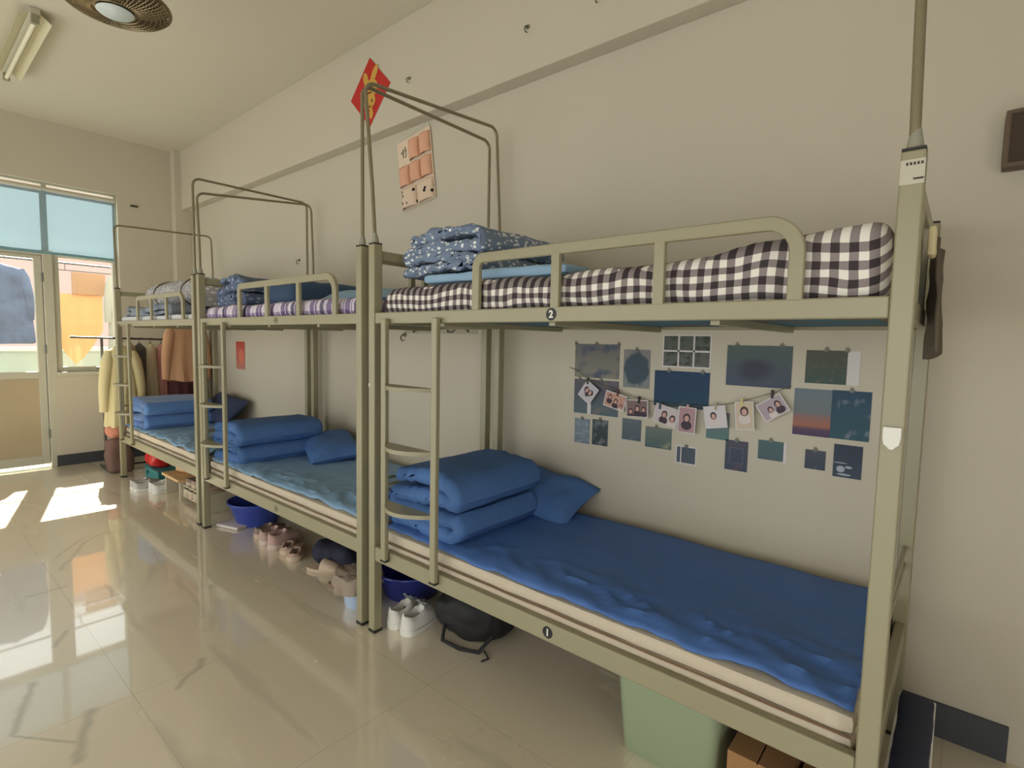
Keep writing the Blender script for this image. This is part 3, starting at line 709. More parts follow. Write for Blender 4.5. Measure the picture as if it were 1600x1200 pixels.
P_(1.604, 1.253, 1.748, 1.385, print_mat('p_stripe', (86, 86, 74), (62, 84, 80), (100, 96, 78), 5, 0.55), 'dark green striped print at the top right of the wall pictures', clips=(0, .07), extra=lambda r, hw, hh: obj('white_margin', B(hw, hw+0.042, -0.0020, -0.0006, -hh, hh), mat('photo_paper_white', (214, 208, 204), 0.6), r, smooth=False))
P_(0.494, 1.020, 0.762, 1.203, print_mat('p_coll', (92, 88, 98), (84, 104, 112), (116, 112, 112), 3, 0.55), 'dark collage print behind the heart photo, below the misty landscape', clips=(-.1, .03), extra=lambda r, hw, hh: obj('white_divider', B(-hw*.36, -hw*.2, -0.0032, -0.0024, -hh, hh*.45), mat('photo_paper_white', (214, 208, 204), 0.6), r, smooth=False))
P_(0.503, 0.858, 0.598, 0.991, print_mat('p_ice', (120, 136, 150), (110, 128, 144), (160, 170, 178), 7, 0.5), 'small icy blue print at the bottom left of the wall pictures', clips=(0,))
P_(0.614, 0.861, 0.708, 0.996, print_mat('p_dk', (66, 74, 78), (44, 56, 60), (112, 118, 124), 3, 0.5), 'small black and grey print beside the icy blue one', clips=(0,))
P_(0.790, 0.913, 0.894, 1.020, print_mat('p_s3', (96, 106, 114), (78, 94, 106), (120, 122, 128), 3, 0.6), 'small square grey blue print below the group selfie photos', clips=())
P_(0.918, 0.893, 1.053, 0.994, print_mat('p_s4', (112, 122, 112), (72, 98, 98), (140, 148, 124), 2, 0.55), 'small sea green print with a lighter corner, hanging from one clip', clips=(-.01,))
P_(1.083, 0.843, 1.171, 0.917, print_mat('p_s5', (72, 84, 98), (78, 88, 100)), 'smallest white bordered dark print, lowest left of centre', border=0.006, clips=(0,), extra=vbar)
P_(1.305, 0.847, 1.401, 0.980, print_mat('p_s6', (68, 78, 94), (60, 70, 88), (84, 74, 92), 3, 0.5), 'dark portrait print with a thin rectangle drawn inside', clips=(0,), extra=inner)
P_(1.442, 0.916, 1.542, 0.998, print_mat('p_s7', (74, 106, 110), (76, 98, 104)), 'small plain teal print with a white right margin', clips=(0,), extra=lambda r, hw, hh: obj('white_margin', B(hw, hw+0.011, -0.0020, -0.0006, -hh-.005, hh), mat('photo_paper_white', (214, 208, 204), 0.6), r, smooth=False))
P_(1.623, 0.905, 1.696, 0.983, print_mat('p_s8', (72, 78, 90), (58, 66, 84), (84, 96, 112), 3, 0.6), 'tiny square charcoal print below the sunset picture', clips=(0,))
P_(1.723, 0.890, 1.819, 1.019, print_mat('p_s9', (50, 58, 76), (60, 72, 90)), 'dark night print with white spray, bottom right of the wall pictures', extra=waves)
P_(1.216, 0.975, 1.317, 1.098, print_mat('p_teal', (112, 120, 124), (88, 124, 122)), 'teal print half hidden behind the hanging portrait photo')
def sunset(nt, tc):
    s = nd(nt, 'ShaderNodeSeparateXYZ'); nt.links.new(tc.outputs['Generated'], s.inputs[0])
    r = nd(nt, 'ShaderNodeValToRGB'); nt.links.new(s.outputs[2], r.inputs[0]); e = r.color_ramp.elements
    e[0].position = 0; e[0].color = (*s2l((84, 70, 98)), 1); e[1].position = 1; e[1].color = (*s2l((112, 126, 134)), 1)
    for p_, c_ in ((0.14, (96, 78, 100)), (0.22, (164, 112, 92)), (0.38, (150, 112, 108)), (0.5, (120, 124, 128))):
        x = e.new(p_); x.color = (*s2l(c_), 1)
    return r.outputs[0]
P_(1.570, 1.039, 1.704, 1.229, pattern_mat('p_sunset', sunset, 0.7), 'sunset sky print with an orange band, left of the starry print')
P_(1.704, 1.040, 1.835, 1.231, print_mat('p_galaxy', (44, 72, 96), (48, 84, 98), (116, 130, 146), 3.4, 0.58, 0.14), 'dark teal starry sky print joined to the sunset print', clips=(0,))

skin = mat('print_skin', (206, 160, 148), 0.6); hair = mat('print_hair', (58, 38, 44), 0.6); wp = mat('photo_paper_white', (214, 208, 204), 0.6)
cream_cl = mat('print_cream_clothes', (218, 204, 196), 0.6); dark_cl = mat('print_dark_clothes', (60, 44, 58), 0.6)
def disc(bm, cx, cz, rx, rz, y, n=16, mi=0, a0=0, a1=360):
    vs = [bm.verts.new((cx+rx*math.cos(math.radians(a0+(a1-a0)*i/n)), y, cz+rz*math.sin(math.radians(a0+(a1-a0)*i/n)))) for i in range(n if a1-a0 == 360 else n+1)]
    bm.faces.new(vs).material_index = mi
def snap(x, z, w_, h_, rot, bg, people, label, heart=False, y=0.944, clothes=None):
    root = thing('snapshot', label, 'photo', (x, y, z), 0, 'snapshots pegged to the string'); root.rotation_euler = (0, rot, 0)
    obj('print_border', B(-w_/2, w_/2, -0.0006, 0.0006, -h_/2, h_/2), wp, root, smooth=False)
    bd = 0.005
    obj('print_image', B(-w_/2+bd, w_/2-bd, -0.0012, -0.0006, -h_/2+bd, h_/2-bd), mat('snap_bg_%d_%d_%d' % bg, bg, 0.6), root, smooth=False)
    bm = bmesh.new(); lim = (w_/2-bd, h_/2-bd)
    def D(cx, cz, rx, rz, dy, mi):
        n = 16; vs = []
        for i in range(n):
            px = max(-lim[0], min(lim[0], cx+rx*math.cos(2*PI*i/n))); pz = max(-lim[1], min(lim[1], cz+rz*math.sin(2*PI*i/n)))
            if vs and (vs[-1].co-Vector((px, dy, pz))).length < 1e-5: continue
            vs.append(bm.verts.new((px, dy, pz)))
        if (vs[0].co-vs[-1].co).length < 1e-5: bm.verts.remove(vs.pop())
        if len(vs) > 2: bm.faces.new(vs).material_index = mi
    for k, (cx, cz, s, cl) in enumerate(people):
        cx *= w_/2; cz *= h_/2; s *= h_/2; yy = -0.0013-0.0003*k
        D(cx, cz-s*1.5, s*1.15, s*1.0, yy, cl); D(cx, cz+s*0.05, s*0.78, s*0.95, yy-0.00005, 1); D(cx, cz-s*0.1, s*0.5, s*0.66, yy-0.0001, 0)
    if people: obj('pictured_people', bm, [skin, hair, cream_cl, dark_cl], root, smooth=False)
    else: bm.free()
    if heart:
        bm = bmesh.new(); s = h_*0.32; out = []
        for i in range(36):
            t = 2*PI*i/36; out.append((16*math.sin(t)**3/17*s, (13*math.cos(t)-5*math.cos(2*t)-2*math.cos(3*t)-math.cos(4*t))/17*s))
        bm.faces.new([bm.verts.new((a, -0.0016, b)) for a, b in out]); 
        obj('heart_shape', bm, hair, root, smooth=False)
        bm = bmesh.new(); disc(bm, -0.36*s, 0.12*s, 0.26*s, 0.42*s, -0.002); disc(bm, 0.36*s, 0.12*s, 0.26*s, 0.42*s, -0.002)
        obj('heart_faces', bm, skin, root, smooth=False)
    return root
snap(0.597, 1.138, 0.088, 0.10, 0.62, (196, 190, 196), [], 'tilted snapshot with a dark heart cutout, leftmost on the string', heart=True)
snap(0.756, 1.106, 0.122, 0.082, 0.22, (196, 150, 132), [(-0.5, .3, .34, 3), (.1, -.05, .36, 3), (.65, -.45, .3, 2)], 'tilted snapshot of three people with dark hair, second on the string')
snap(0.879, 1.079, 0.120, 0.088, -0.04, (128, 104, 100), [(-0.55, -.35, .36, 3), (.05, 0, .4, 3), (.6, -.1, .34, 3)], 'dim group snapshot of three people, third on the string')
snap(1.032, 1.060, 0.122, 0.090, 0.22, (204, 190, 190), [(-0.15, .05, .42, 3), (.55, -.15, .42, 2)], 'snapshot of two people side by side, overlapped on its right')
snap(1.134, 1.050, 0.085, 0.122, 0.03, (176, 140, 142), [(0, .15, .36, 3)], 'portrait snapshot of one person with long dark hair in the middle', y=0.940)
snap(1.262, 1.078, 0.098, 0.100, -0.17, (214, 206, 206), [(-.15, .1, .36, 2)], 'pale snapshot of one person with a glossy upper right corner')
snap(1.386, 1.096, 0.078, 0.124, -0.09, (206, 186, 160), [(0.0, .3, .36, 2)], 'yellowish portrait snapshot, second from the right on the string')
snap(1.496, 1.142, 0.110, 0.082, -0.6, (176, 158, 166), [(-.2, -.1, .36, 2), (.45, .1, .4, 3)], 'strongly tilted mauve snapshot, rightmost on the string')
# string
spts = [(0.46, 1.262), (0.530, 1.245), (0.593, 1.205), (0.769, 1.155), (0.886, 1.130), (1.015, 1.112), (1.136, 1.114), (1.264, 1.127), (1.37, 1.158), (1.501, 1.207), (1.56, 1.238)]
bm = bmesh.new(); tube(bm, [(a, 0.9475 if 0 < i < 10 else 0.966, b) for i, (a, b) in enumerate(spts)], 0.0016, 6)
st = obj('photo_string', bm, mat('jute_string', (116, 100, 76), 0.9)); tag(st, 'thin brown string strung across the wall pictures holding the snapshots', 'string')
for (x, z, c, lb) in ((0.593, 1.197, (58, 58, 50), 'dark peg clipping the heart snapshot'), (0.772, 1.148, (86, 44, 42), 'maroon peg clipping the snapshot of three people'), (0.890, 1.122, (34, 30, 34), 'black peg above the dim group snapshot'),
                      (1.000, 1.104, (66, 84, 90), 'slate peg above the snapshot of two people'), (1.136, 1.106, (200, 160, 158), 'pink peg on the middle portrait snapshot'), (1.262, 1.126, (176, 164, 140), 'beige peg above the pale snapshot with a glossy corner'),
                      (1.372, 1.152, (214, 196, 130), 'yellow peg on the yellowish portrait snapshot'), (1.492, 1.198, (54, 44, 42), 'dark brown peg on the rightmost tilted snapshot')):
    pm = mat('peg_%d_%d_%d' % c, c, 0.6); root = thing('clothes_peg', lb, 'peg', (x, 0.9435, z), 0, 'pegs on the photo string')
    for s, nm in ((-1, 'peg_jaw'), (1, 'peg_jaw')):
        bm = bmesh.new(); box(bm, -0.005, 0.005, s*0.0028+0.002-0.0026-0.0012, s*0.0028+0.002+0.0026-0.0012, -0.016, 0.018); obj(nm, bm, pm, root, smooth=False)
    bm = bmesh.new(); tube(bm, [(-0.006, 0.001, 0.004), (0.006, 0.001, 0.004)], 0.003, 8); obj('spring', bm, hm, root)

# red card by the middle bunk, red diamond, wall pocket, hooks and fittings
rc = print_thing(-3.775, 1.05, -3.565, 1.338, print_mat('p_red', (196, 62, 48), (200, 130, 110), (228, 120, 90), 3, 0.5, 0.12, ctr=(0.6, 0.45, 0.2)), 'small red and white portrait card on the wall behind the middle bunk', group=None)
cd = thing('fortune_diamond', 'red paper diamond with gold figure on the beam above the bunks', 'wall decoration', (-1.235, BY, 3.131))
bm = bmesh.new(); h = 0.235
rings = [[Vector((0, yy, h)), Vector((h, yy, 0)), Vector((0, yy, -h)), Vector((-h, yy, 0))] for yy in (-0.001, -0.004)]
ring_loft(bm, rings); obj('red_paper', bm, mat('red_paper', (190, 34, 28), 0.5), cd, smooth=False)
bm = bmesh.new(); gy = -0.0055
def petal(cx, cz, l, wd, ang):
    n = 14; vs = []
    for i in range(n):
        t = 2*PI*i/n; a, b = l*math.cos(t), wd*math.sin(t)
        vs.append(bm.verts.new((cx+a*math.cos(ang)-b*math.sin(ang), gy, cz+a*math.sin(ang)+b*math.cos(ang))))
    bm.faces.new(vs)
petal(-0.045, 0.095, 0.055, 0.028, 1.9); petal(0.055, 0.11, 0.065, 0.03, 0.95)
disc(bm, 0.01, 0.02, 0.085, 0.065, gy-0.0004); disc(bm, 0.0, -0.065, 0.07, 0.055, gy-0.0008); disc(bm, 0.02, -0.150, 0.022, 0.035, gy)
obj('gold_figure', bm, mat('gold_print', (206, 160, 70), 0.45), cd, smooth=False)
bm = bmesh.new()
for a, b in ((-0.03, 0.03), (0.04, 0.03), (-0.035, -0.07), (0.03, -0.065)): disc(bm, a, b, 0.009, 0.011, gy-0.0014)
disc(bm, 0.0, -0.005, 0.03, 0.006, gy-0.0014); disc(bm, 0.0, -0.1, 0.03, 0.005, gy-0.0014)
obj('figure_marks', bm, mat('dark_red_ink', (96, 20, 16), 0.6), cd, smooth=False)

org = thing('pocket_organiser', 'peach fabric hanging pocket organiser with cat print lower pockets', 'organiser', (-0.70, WY-0.004, 2.81)); org.rotation_euler = (0, -0.14, 0)
peach = mat('peach_canvas', (226, 172, 142), 0.85); pale_p = mat('pale_canvas', (226, 204, 178), 0.85)
obj('back_panel', B(-0.35, 0.0, -0.006, -0.001, -0.48, 0.0), pale_p, org, smooth=False, bevel=0.002)
def catp(nt, tc):
    v = nd(nt, 'ShaderNodeTexVoronoi'); v.inputs['Scale'].default_value = 22; nt.links.new(tc.outputs['Object'], v.inputs['Vector'])
    return mixc(nt, mth(nt, 'LESS_THAN', v.outputs['Distance'], 0.26), (224, 200, 176), (50, 44, 44))
catm = pattern_mat('cat_print_canvas', catp, 0.85)
def pocket(x0, x1, z0, z1, m):
    bm = bmesh.new(); rings = []; n = 10
    for i in range(n+1):
        z = z0+(z1-z0)*i/n; d = 0.008+0.026*math.sin(PI*min(1, 0.25+0.6*i/n))
        rings.append([Vector((x0+(x1-x0)*k/10, -0.006-d*math.sin(PI*k/10)**0.5 if 0 < k < 10 else -0.006, z)) for k in range(11)])
    ring_loft(bm, rings, closed=False, cap=False)
    o = obj('pocket', bm, m, org); s = o.modifiers.new('s', 'SOLIDIFY'); s.thickness = 0.003
    bm = bmesh.new(); tube(bm, [(p.x, p.y-0.001, p.z) for p in rings[-1]], 0.003, 6); obj('pocket_hem', bm, pale_p, o)
pocket(-0.225, -0.12, -0.165, -0.03, peach); pocket(-0.112, -0.006, -0.165, -0.03, peach)
for a in (-0.345, -0.23, -0.116): pocket(a, a+0.108, -0.32, -0.185, peach)
pocket(-0.345, -0.18, -0.475, -0.34, catm); pocket(-0.17, -0.006, -0.475, -0.34, catm)
bm = bmesh.new(); tube(bm, [(-0.30, -0.008, -0.095), (-0.285, -0.008, -0.06), (-0.29, -0.008, -0.12)], 0.004, 5); tube(bm, [(-0.265, -0.008, -0.05), (-0.26, -0.008, -0.12), (-0.275, -0.008, -0.12)], 0.004, 5); tube(bm, [(-0.315, -0.008, -0.08), (-0.25, -0.008, -0.075)], 0.003, 5)
obj('printed_lettering', bm, mat('grey_print', (150, 142, 120), 0.8), org)
bm = bmesh.new(); tube(bm, [(-0.30, -0.003, 0), (-0.01, -0.006, 0.045), (-0.01, -0.004, 0)], 0.002, 5); obj('hanging_cord', bm, white_pl, org)

def hook(x, y, z, label, s=1.0, ang=0):
    root = thing('wall_hook', label, 'hook', (x, y, z))
    bm = bmesh.new(); lathe(bm, [(0.0, 0), (0.016*s, 0), (0.016*s, 0.006), (0.0, 0.007)], 16); bmesh.ops.rotate(bm, verts=bm.verts[:], matrix=Matrix.Rotation(PI/2, 3, 'X'))
    obj('hook_plate', bm, mat('hook_grey', (128, 122, 104), 0.5), root)
    bm = bmesh.new(); tube(bm, [(0, -0.005, 0.0), (0, -0.03*s, -0.005), (0, -0.04*s, -0.025*s), (0, -0.028*s, -0.045*s), (0, -0.012*s, -0.04*s)], 0.004*s, 8)
    obj('hook_arm', bm, mat('hook_dark', (70, 66, 56), 0.4, metal=0.6), root)
hook(0.194, BY, 3.075, 'dark hook on the beam, middle of the three hooks', 0.75)
hook(0.629, BY, 3.062, 'dark hook on the beam at the top edge, rightmost of three', 0.75)
hook(-0.798, BY, 3.10, 'pale hook on the beam just right of the red diamond', 0.7)
hook(-0.958, WY, 1.43, 'small chrome hook with a dangling ring under the nearest upper deck', 1.0)
hook(-2.434, WY, 2.075, 'small white hook on the wall above the middle bunk', 0.8)
ns = print_thing(-0.96, 1.438, -0.24, 1.492, mat('grey_paper', (176, 168, 150), 0.8), 'paper strip with black brush lettering just under the nearest upper deck', group=None,
    extra=lambda r, hw, hh: obj('brush_lettering', (lambda b: [tube(b, [(x+random.uniform(-.02, .02), -0.003, random.uniform(-0.02, 0.012)), (x+random.uniform(-.02, .03), -0.003, random.uniform(-0.02, 0.02)), (x+random.uniform(-.02, .02), -0.003, random.uniform(-.022, .02))], 0.004, 5) for x in (-.26, -.24, -.22, .08, .1, .13, .15, .24, .26, .28)] and b)(bmesh.new()), black_pl, r, smooth=False))
# small marks on the far wall
n1 = obj('wall_bracket', B(FX, FX+0.02, 0.40, 0.47, 2.80, 2.815), mat('hook_dark', (70, 66, 56), 0.4)); tag(n1, 'small dark metal bracket high on the wall right of the far window', 'bracket')
bxw = thing('wall_box', 'dark brown box mounted on the wall at the right edge', 'wall box', (2.24, WY, 1.98))
bm = soft_box(0.2, 0.07, 0.18, 0.006, 0.03, 0, 1); obj('box_case', bm, mat('brown_case', (98, 80, 62), 0.6), bxw, loc=(0, -0.036, 0))
obj('box_front', B(-0.085, 0.085, -0.0745, -0.071, 0.015, 0.165), mat('brown_mesh', (74, 60, 48), 0.9, bump=0.5, bscale=300), bxw, smooth=False)

# ------------------------------------------------------------------ ceiling lamp and fan
lamp = thing('fluorescent_lamp', 'unlit fluorescent tube fitting on the ceiling by the window', 'lamp', (-3.3, -0.70, CZ))
obj('lamp_batten', B(-0.63, 0.63, -0.028, 0.028, -0.045, 0), frame_m, lamp, smooth=False, bevel=0.004)
bm = bmesh.new(); box(bm, -0.63, -0.60, -0.02, 0.02, -0.10, -0.04); box(bm, 0.60, 0.63, -0.02, 0.02, -0.10, -0.04); obj('lamp_holder', bm, mat('holder_grey', (150, 146, 120), 0.5), lamp, smooth=False)
bm = bmesh.new(); tube(bm, [(-0.60, 0, -0.08), (0.60, 0, -0.08)], 0.014, 16); obj('lamp_tube', bm, mat('tube_glass', (238, 232, 205), 0.25), lamp)
bm = bmesh.new()
for s in (-1, 1): bm2 = [bm.verts.new(v) for v in ((-0.62, s*0.028, -0.03), (0.62, s*0.028, -0.03), (0.62, s*0.085, -0.075), (-0.62, s*0.085, -0.075))]; bm.faces.new(bm2)
rf = obj('lamp_reflector', bm, mat('reflector_cream', (214, 206, 172), 0.3), lamp, smooth=False); q = rf.modifiers.new('s', 'SOLIDIFY'); q.thickness = 0.002

FANC = Vector((-1.27, -0.61, 3.05)); FR = 0.235
fan = thing('ceiling_fan', 'bronze caged orbit fan hanging from the ceiling at the top left', 'fan', FANC)
fm = mat('fan_bronze', (142, 126, 96), 0.28, metal=0.85)
bm = bmesh.new(); prof = []
for i in range(13):
    a = i/12; prof.append((FR*math.sin(a*PI/2)**0.9, -0.055*math.cos(a*PI/2)))
for r_, z_ in prof[2:]:
    tube(bm, [(r_*math.cos(2*PI*k/48), r_*math.sin(2*PI*k/48), z_) for k in range(48)], 0.0028, 6, closed=True)
for k in range(60):
    t = 2*PI*k/60; tube(bm, [(r_*math.cos(t), r_*math.sin(t), z_) for r_, z_ in prof[3:]], 0.0022, 5)
obj('cage', bm, fm, fan)
bm = bmesh.new(); lathe(bm, [(0.085, -0.046), (0.15, -0.038), (0.20, -0.018), (0.222, 0.0), (0.214, 0.004), (0.14, -0.03), (0.085, -0.04)], 48); obj('deflector', bm, mat('fan_bronze_disc', (150, 134, 104), 0.22, metal=0.8), fan)
bm = bmesh.new(); tube(bm, [(FR*math.cos(2*PI*k/48), FR*math.sin(2*PI*k/48), 0.0) for k in range(48)], 0.009, 10, closed=True); obj('rim', bm, fm, fan)
bm = bmesh.new(); lathe(bm, [(0.0, -0.062), (0.07, -0.060), (0.08, -0.052), (0.0, -0.048)], 40); obj('badge_plate', bm, mat('fan_badge', (206, 216, 214), 0.35), fan)
bm = bmesh.new()
for b_ in range(3):
    rings = []
    for i in range(9):
        r_ = 0.04+0.17*i/8; wd = 0.05+0.10*math.sin(PI*(0.15+0.75*i/8)); t0 = b_*2*PI/3+0.15*i/8
        rings.append([Vector((r_*math.cos(t0+s*wd/ max(r_, .08)/1.3), r_*math.sin(t0+s*wd/max(r_, .08)/1.3), 0.02*s+dz)) for s, dz in ((-1, 0), (0, 0.006), (1, 0), (0, -0.004))])
    ring_loft(bm, rings)
obj('blades', bm, mat('fan_blade', (150, 138, 112), 0.3, metal=0.5), fan)
bm = bmesh.new(); lathe(bm, [(0.0, 0.16), (0.05, 0.155), (0.062, 0.13), (0.062, 0.05), (0.045, 0.03), (0.0, 0.025)], 32); obj('motor_housing', bm, mat('fan_housing', (176, 168, 140), 0.4), fan)
bm = bmesh.new()
for k in range(24):
    t = 2*PI*k/24; tube(bm, [(FR*math.cos(t), FR*math.sin(t), 0), (FR*0.8*math.cos(t), FR*0.8*math.sin(t), 0.05), (0.055*math.cos(t), 0.055*math.sin(t), 0.075)], 0.0022, 5)
obj('rear_cage', bm, fm, fan)
bm = bmesh.new(); tube(bm, [(0, 0, 0.15), (0, 0, CZ-FANC.z-0.03)], 0.012, 12); lathe(bm, [(0.0, CZ-FANC.z), (0.06, CZ-FANC.z), (0.05, CZ-FANC.z-0.04), (0.0, CZ-FANC.z-0.05)], 24); obj('hanging_rod', bm, mat('fan_housing', (176, 168, 140), 0.4), fan)

# ------------------------------------------------------------------ things under the beds
def shoe_parts(root, upper, sole, lining, L=0.25, Wd=0.092, high=0.085, laces=None):
    """toe towards +Y, heel at y=0, sole on z=0"""
    N = 22
    def wdt(t): return Wd/2*(0.74+0.26*math.sin(PI*min(1, 0.1+t*0.95))+0.06*math.sin(t*6))*(math.sqrt(max(0.02, 1-max(0, (t-0.80)/0.2)**2)) if t > 0.8 else (math.sqrt(max(0.08, 1-max(0, (0.12-t)/0.12)**2))))
    bm = bmesh.new(); rings = []
    for i in range(N+1):
        t = i/N; w_ = wdt(t); y = t*L; z1 = 0.028-0.006*math.sin(PI*t)+0.004; zb = 0.0 if t < 0.75 else 0.012*((t-0.75)/0.25)**2
        rings.append([Vector((-w_, y, zb)), Vector((w_, y, zb)), Vector((w_*1.04, y, z1)), Vector((-w_*1.04, y, z1))])
    ring_loft(bm, rings); obj('sole', bm, sole, root, bevel=0.003)
    bm = bmesh.new(); rings = []
    for i in range(N+1):
        t = i/N; w_ = wdt(t)*0.98; y = t*L*0.985+0.002
        hh = high*(1-0.18*math.sin(PI*min(1, t/0.45))) if t < 0.45 else high*(0.98-0.5*((t-0.45)/0.55)**0.9)
        op = 1.0 if 0.06 < t < 0.42 else max(0.0, 1-(t-0.42)/0.08) if t >= 0.42 else t/0.06
        zt = 0.030
        r = []
        for k in range(13):
            a = PI*k/12; x = -math.cos(a); z = math.sin(a)**0.55
            zc = zt+(hh-zt)*z
            if op > 0 and 3 < k < 9:
                zc = zc*(1-op)+(zt+0.008)*op
            if op > 0 and k in (3, 9): x *= 1.0
            taper = 1-0.26*z*(1 if t > 0.5 else 0.9)
            r.append(Vector((x*w_*taper if not (3 < k < 9) else x*w_*taper*(0.9), y, zc)))
        rings.append(r)
    vr = ring_loft(bm, rings, closed=False, cap=False)
    bm.faces.new(vr[0]); bm.faces.new(vr[-1][::-1])
    for f in bm.faces: f.material_index = 0
    for i in range(1, 9):
        pass
    for f in bm.faces:
        c = f.calc_center_median(); 
        if c.z < 0.06 and abs(c.x) < Wd*0.22 and 0.02 < c.y < L*0.44: f.material_index = 1
    obj('upper', bm, [upper, lining], root)
    if laces:
        bm = bmesh.new()
        for k in range(4):
            t = 0.50+k*0.07; z = high*(0.98-0.5*((t-0.45)/0.55)**0.9)+0.003
            tube(bm, [(-0.022, t*L, z-0.006), (0, t*L+0.004, z+0.002), (0.022, t*L, z-0.006)], 0.003, 6)
        tube(bm, [(0, 0.49*L, high), (0.02, 0.47*L, high+0.014), (0.034, 0.5*L, high+0.006), (0.012, 0.5*L, high)], 0.0025, 6)
        tube(bm, [(0, 0.49*L, high), (-0.02, 0.47*L, high+0.016), (-0.034, 0.5*L, high+0.004), (-0.012, 0.5*L, high)], 0.0025, 6)
        obj('laces', bm, laces, root)
def shoe(x, y, rz, label, upper, sole=None, lining=None, L=0.25, high=0.085, laces=None, group=None, z=0, name='shoe', tilt=(0, 0)):
    r = thing(name, label, 'shoe', (x, y, z), rz, group)
    r.rotation_euler = (tilt[0], tilt[1], rz)
    shoe_parts(r, upper, sole or white_pl, lining or mat('shoe_lining', (96, 96, 96), 0.9), L, high=high, laces=laces); return r
white_sh = mat('white_leather', (222, 218, 210), 0.5, bump=0.1, bscale=80)
g_lin = mat('grey_green_lining', (120, 132, 124), 0.9); tan = mat('tan_suede', (178, 150, 132), 0.8); pinkb = mat('pink_beige', (188, 158, 148), 0.8)
beige_sh = mat('beige_canvas', (206, 192, 166), 0.8); brown_l = mat('brown_lining', (98, 74, 58), 0.9)
shoe(0.07, 0.07, 0.12, 'white sneaker with loose laces, left of the pair under the nearest bunk', white_sh, lining=g_lin, laces=mat('lace_grey', (150, 158, 152), 0.8), high=0.115)
shoe(0.165, 0.075, 0.10, 'white sneaker with loose laces, right of the pair beside the black bag', white_sh, lining=g_lin, laces=mat('lace_grey', (150, 158, 152), 0.8), high=0.115)
# black bag
bg = thing('backpack', 'black crumpled bag lying on the floor beside the white sneakers', 'bag', (0.36, 0.37, 0), 0.3)
blk = mat('black_nylon', (30, 29, 30), 0.7, bump=0.5, bscale=14)
obj('bag_body', soft_box(0.34, 0.30, 0.20, 0.07, 0.02, 0.03, 7, 11), blk, bg)
bm = bmesh.new(); tube(bm, [(-0.1, -0.13, 0.07), (-0.08, -0.19, 0.015), (0.02, -0.21, 0.008), (0.11, -0.20, 0.008), (0.15, -0.14, 0.06)], 0.009, 8); obj('bag_strap', bm, blk, bg)
bm = bmesh.new(); tube(bm, [(0.13, -0.18, 0.01), (0.17, -0.22, 0.006), (0.15, -0.25, 0.005)], 0.004, 6); obj('strap_end', bm, blk, bg)
# blue basins
def basin(x, y, label, m, r=0.19, h=0.13, group=None, rz=0):
    root = thing('wash_basin', label, 'basin', (x, y, 0), rz, group)
    bm = bmesh.new(); lathe(bm, [(0.0, 0.002), (r*0.68, 0.0), (r*0.72, 0.01), (r*0.97, h-0.006), (r*1.0, h), (r*0.955, h), (r*0.70, 0.014), (0.0, 0.010)], 48); obj('bowl', bm, m, root)
    bm = bmesh.new(); tube(bm, [((r*1.005)*math.cos(2*PI*k/48), (r*1.005)*math.sin(2*PI*k/48), h) for k in range(48)], 0.007, 8, closed=True); obj('rim', bm, m, root)
    return root
bluep = mat('blue_plastic', (52, 72, 160), 0.3); blued = mat('deep_blue_plastic', (44, 54, 140), 0.3)
basin(-0.17, 0.40, 'deep blue plastic wash basin behind the posts of the two nearest bunks', blued, 0.21, 0.15)
basin(-1.90, 0.33, 'bright blue plastic wash basin under the left end of the middle bunk', bluep, 0.20, 0.17)
# bucket in pale blue carrying a grey cloth
bk = thing('bucket', 'pale blue plastic bucket with a cloth over its rim by the middle bunk post', 'bucket', (-0.26, 0.13, 0))
lb_m = mat('pale_blue_plastic', (176, 196, 222), 0.3)
bm = bmesh.new(); lathe(bm, [(0.0, 0.002), (0.075, 0.0), (0.08, 0.01), (0.10, 0.14), (0.106, 0.145), (0.097, 0.145), (0.075, 0.014), (0.0, 0.01)], 40); obj('bucket_body', bm, lb_m, bk)
bm = bmesh.new(); tube(bm, [(0.105*math.cos(2*PI*k/40), 0.105*math.sin(2*PI*k/40), 0.143) for k in range(40)], 0.005, 8, closed=True); obj('bucket_rim', bm, lb_m, bk)
def crumple(x, y, z, sx, sy, sz, m, label, cat, seed, rz=0, name='cloth', amp=0.03, sc=9):
    o = obj(name, soft_box(sx, sy, sz, min(sx, sy, sz)*0.45, 0.012, amp, sc, seed), m); put(o, (x, y, z), (0, 0, rz)); tag(o, label, cat); return o
def drape(x, y, z, label, m, seed):
    bm = bmesh.new(); n = 34; g = []
    for i in range(n+1):
        col = []
        for j in range(n+1):
            u, v = -1+2*i/n, -1+2*j/n; X, Y = u*math.sqrt(1-v*v/2)*0.20, v*math.sqrt(1-u*u/2)*0.21
            r = math.hypot(X, Y); a = math.atan2(Y, X)
            if r < 0.12: Z = 0.03-0.25*r*r+0.012*noise.noise(Vector((X*25, Y*25, seed))); R = r
            else:
                R = 0.12+(r-0.12)*0.15+0.010*math.sin(a*8+seed)*min(1, (r-.12)*20); Z = 0.026-(r-0.12)*0.75+0.012*math.sin(a*2+1)
            col.append(bm.verts.new((R*math.cos(a)+0.008*noise.noise(Vector((X*18, Y*18, seed+4))), R*math.sin(a), Z)))
        g.append(col)
    for i in range(n):
        for j in range(n): bm.faces.new((g[i][j], g[i+1][j], g[i+1][j+1], g[i][j+1]))
    o = obj('towel', bm, m); put(o, (x, y, z)); s = o.modifiers.new('s', 'SOLIDIFY'); s.thickness = 0.006; tag(o, label, 'towel'); return o
drape(-0.275, 0.13, 0.140, 'taupe towel draped over the pale blue bucket', mat('taupe_towel', (158, 142, 126), 0.95, bump=0.6, bscale=120), 2)
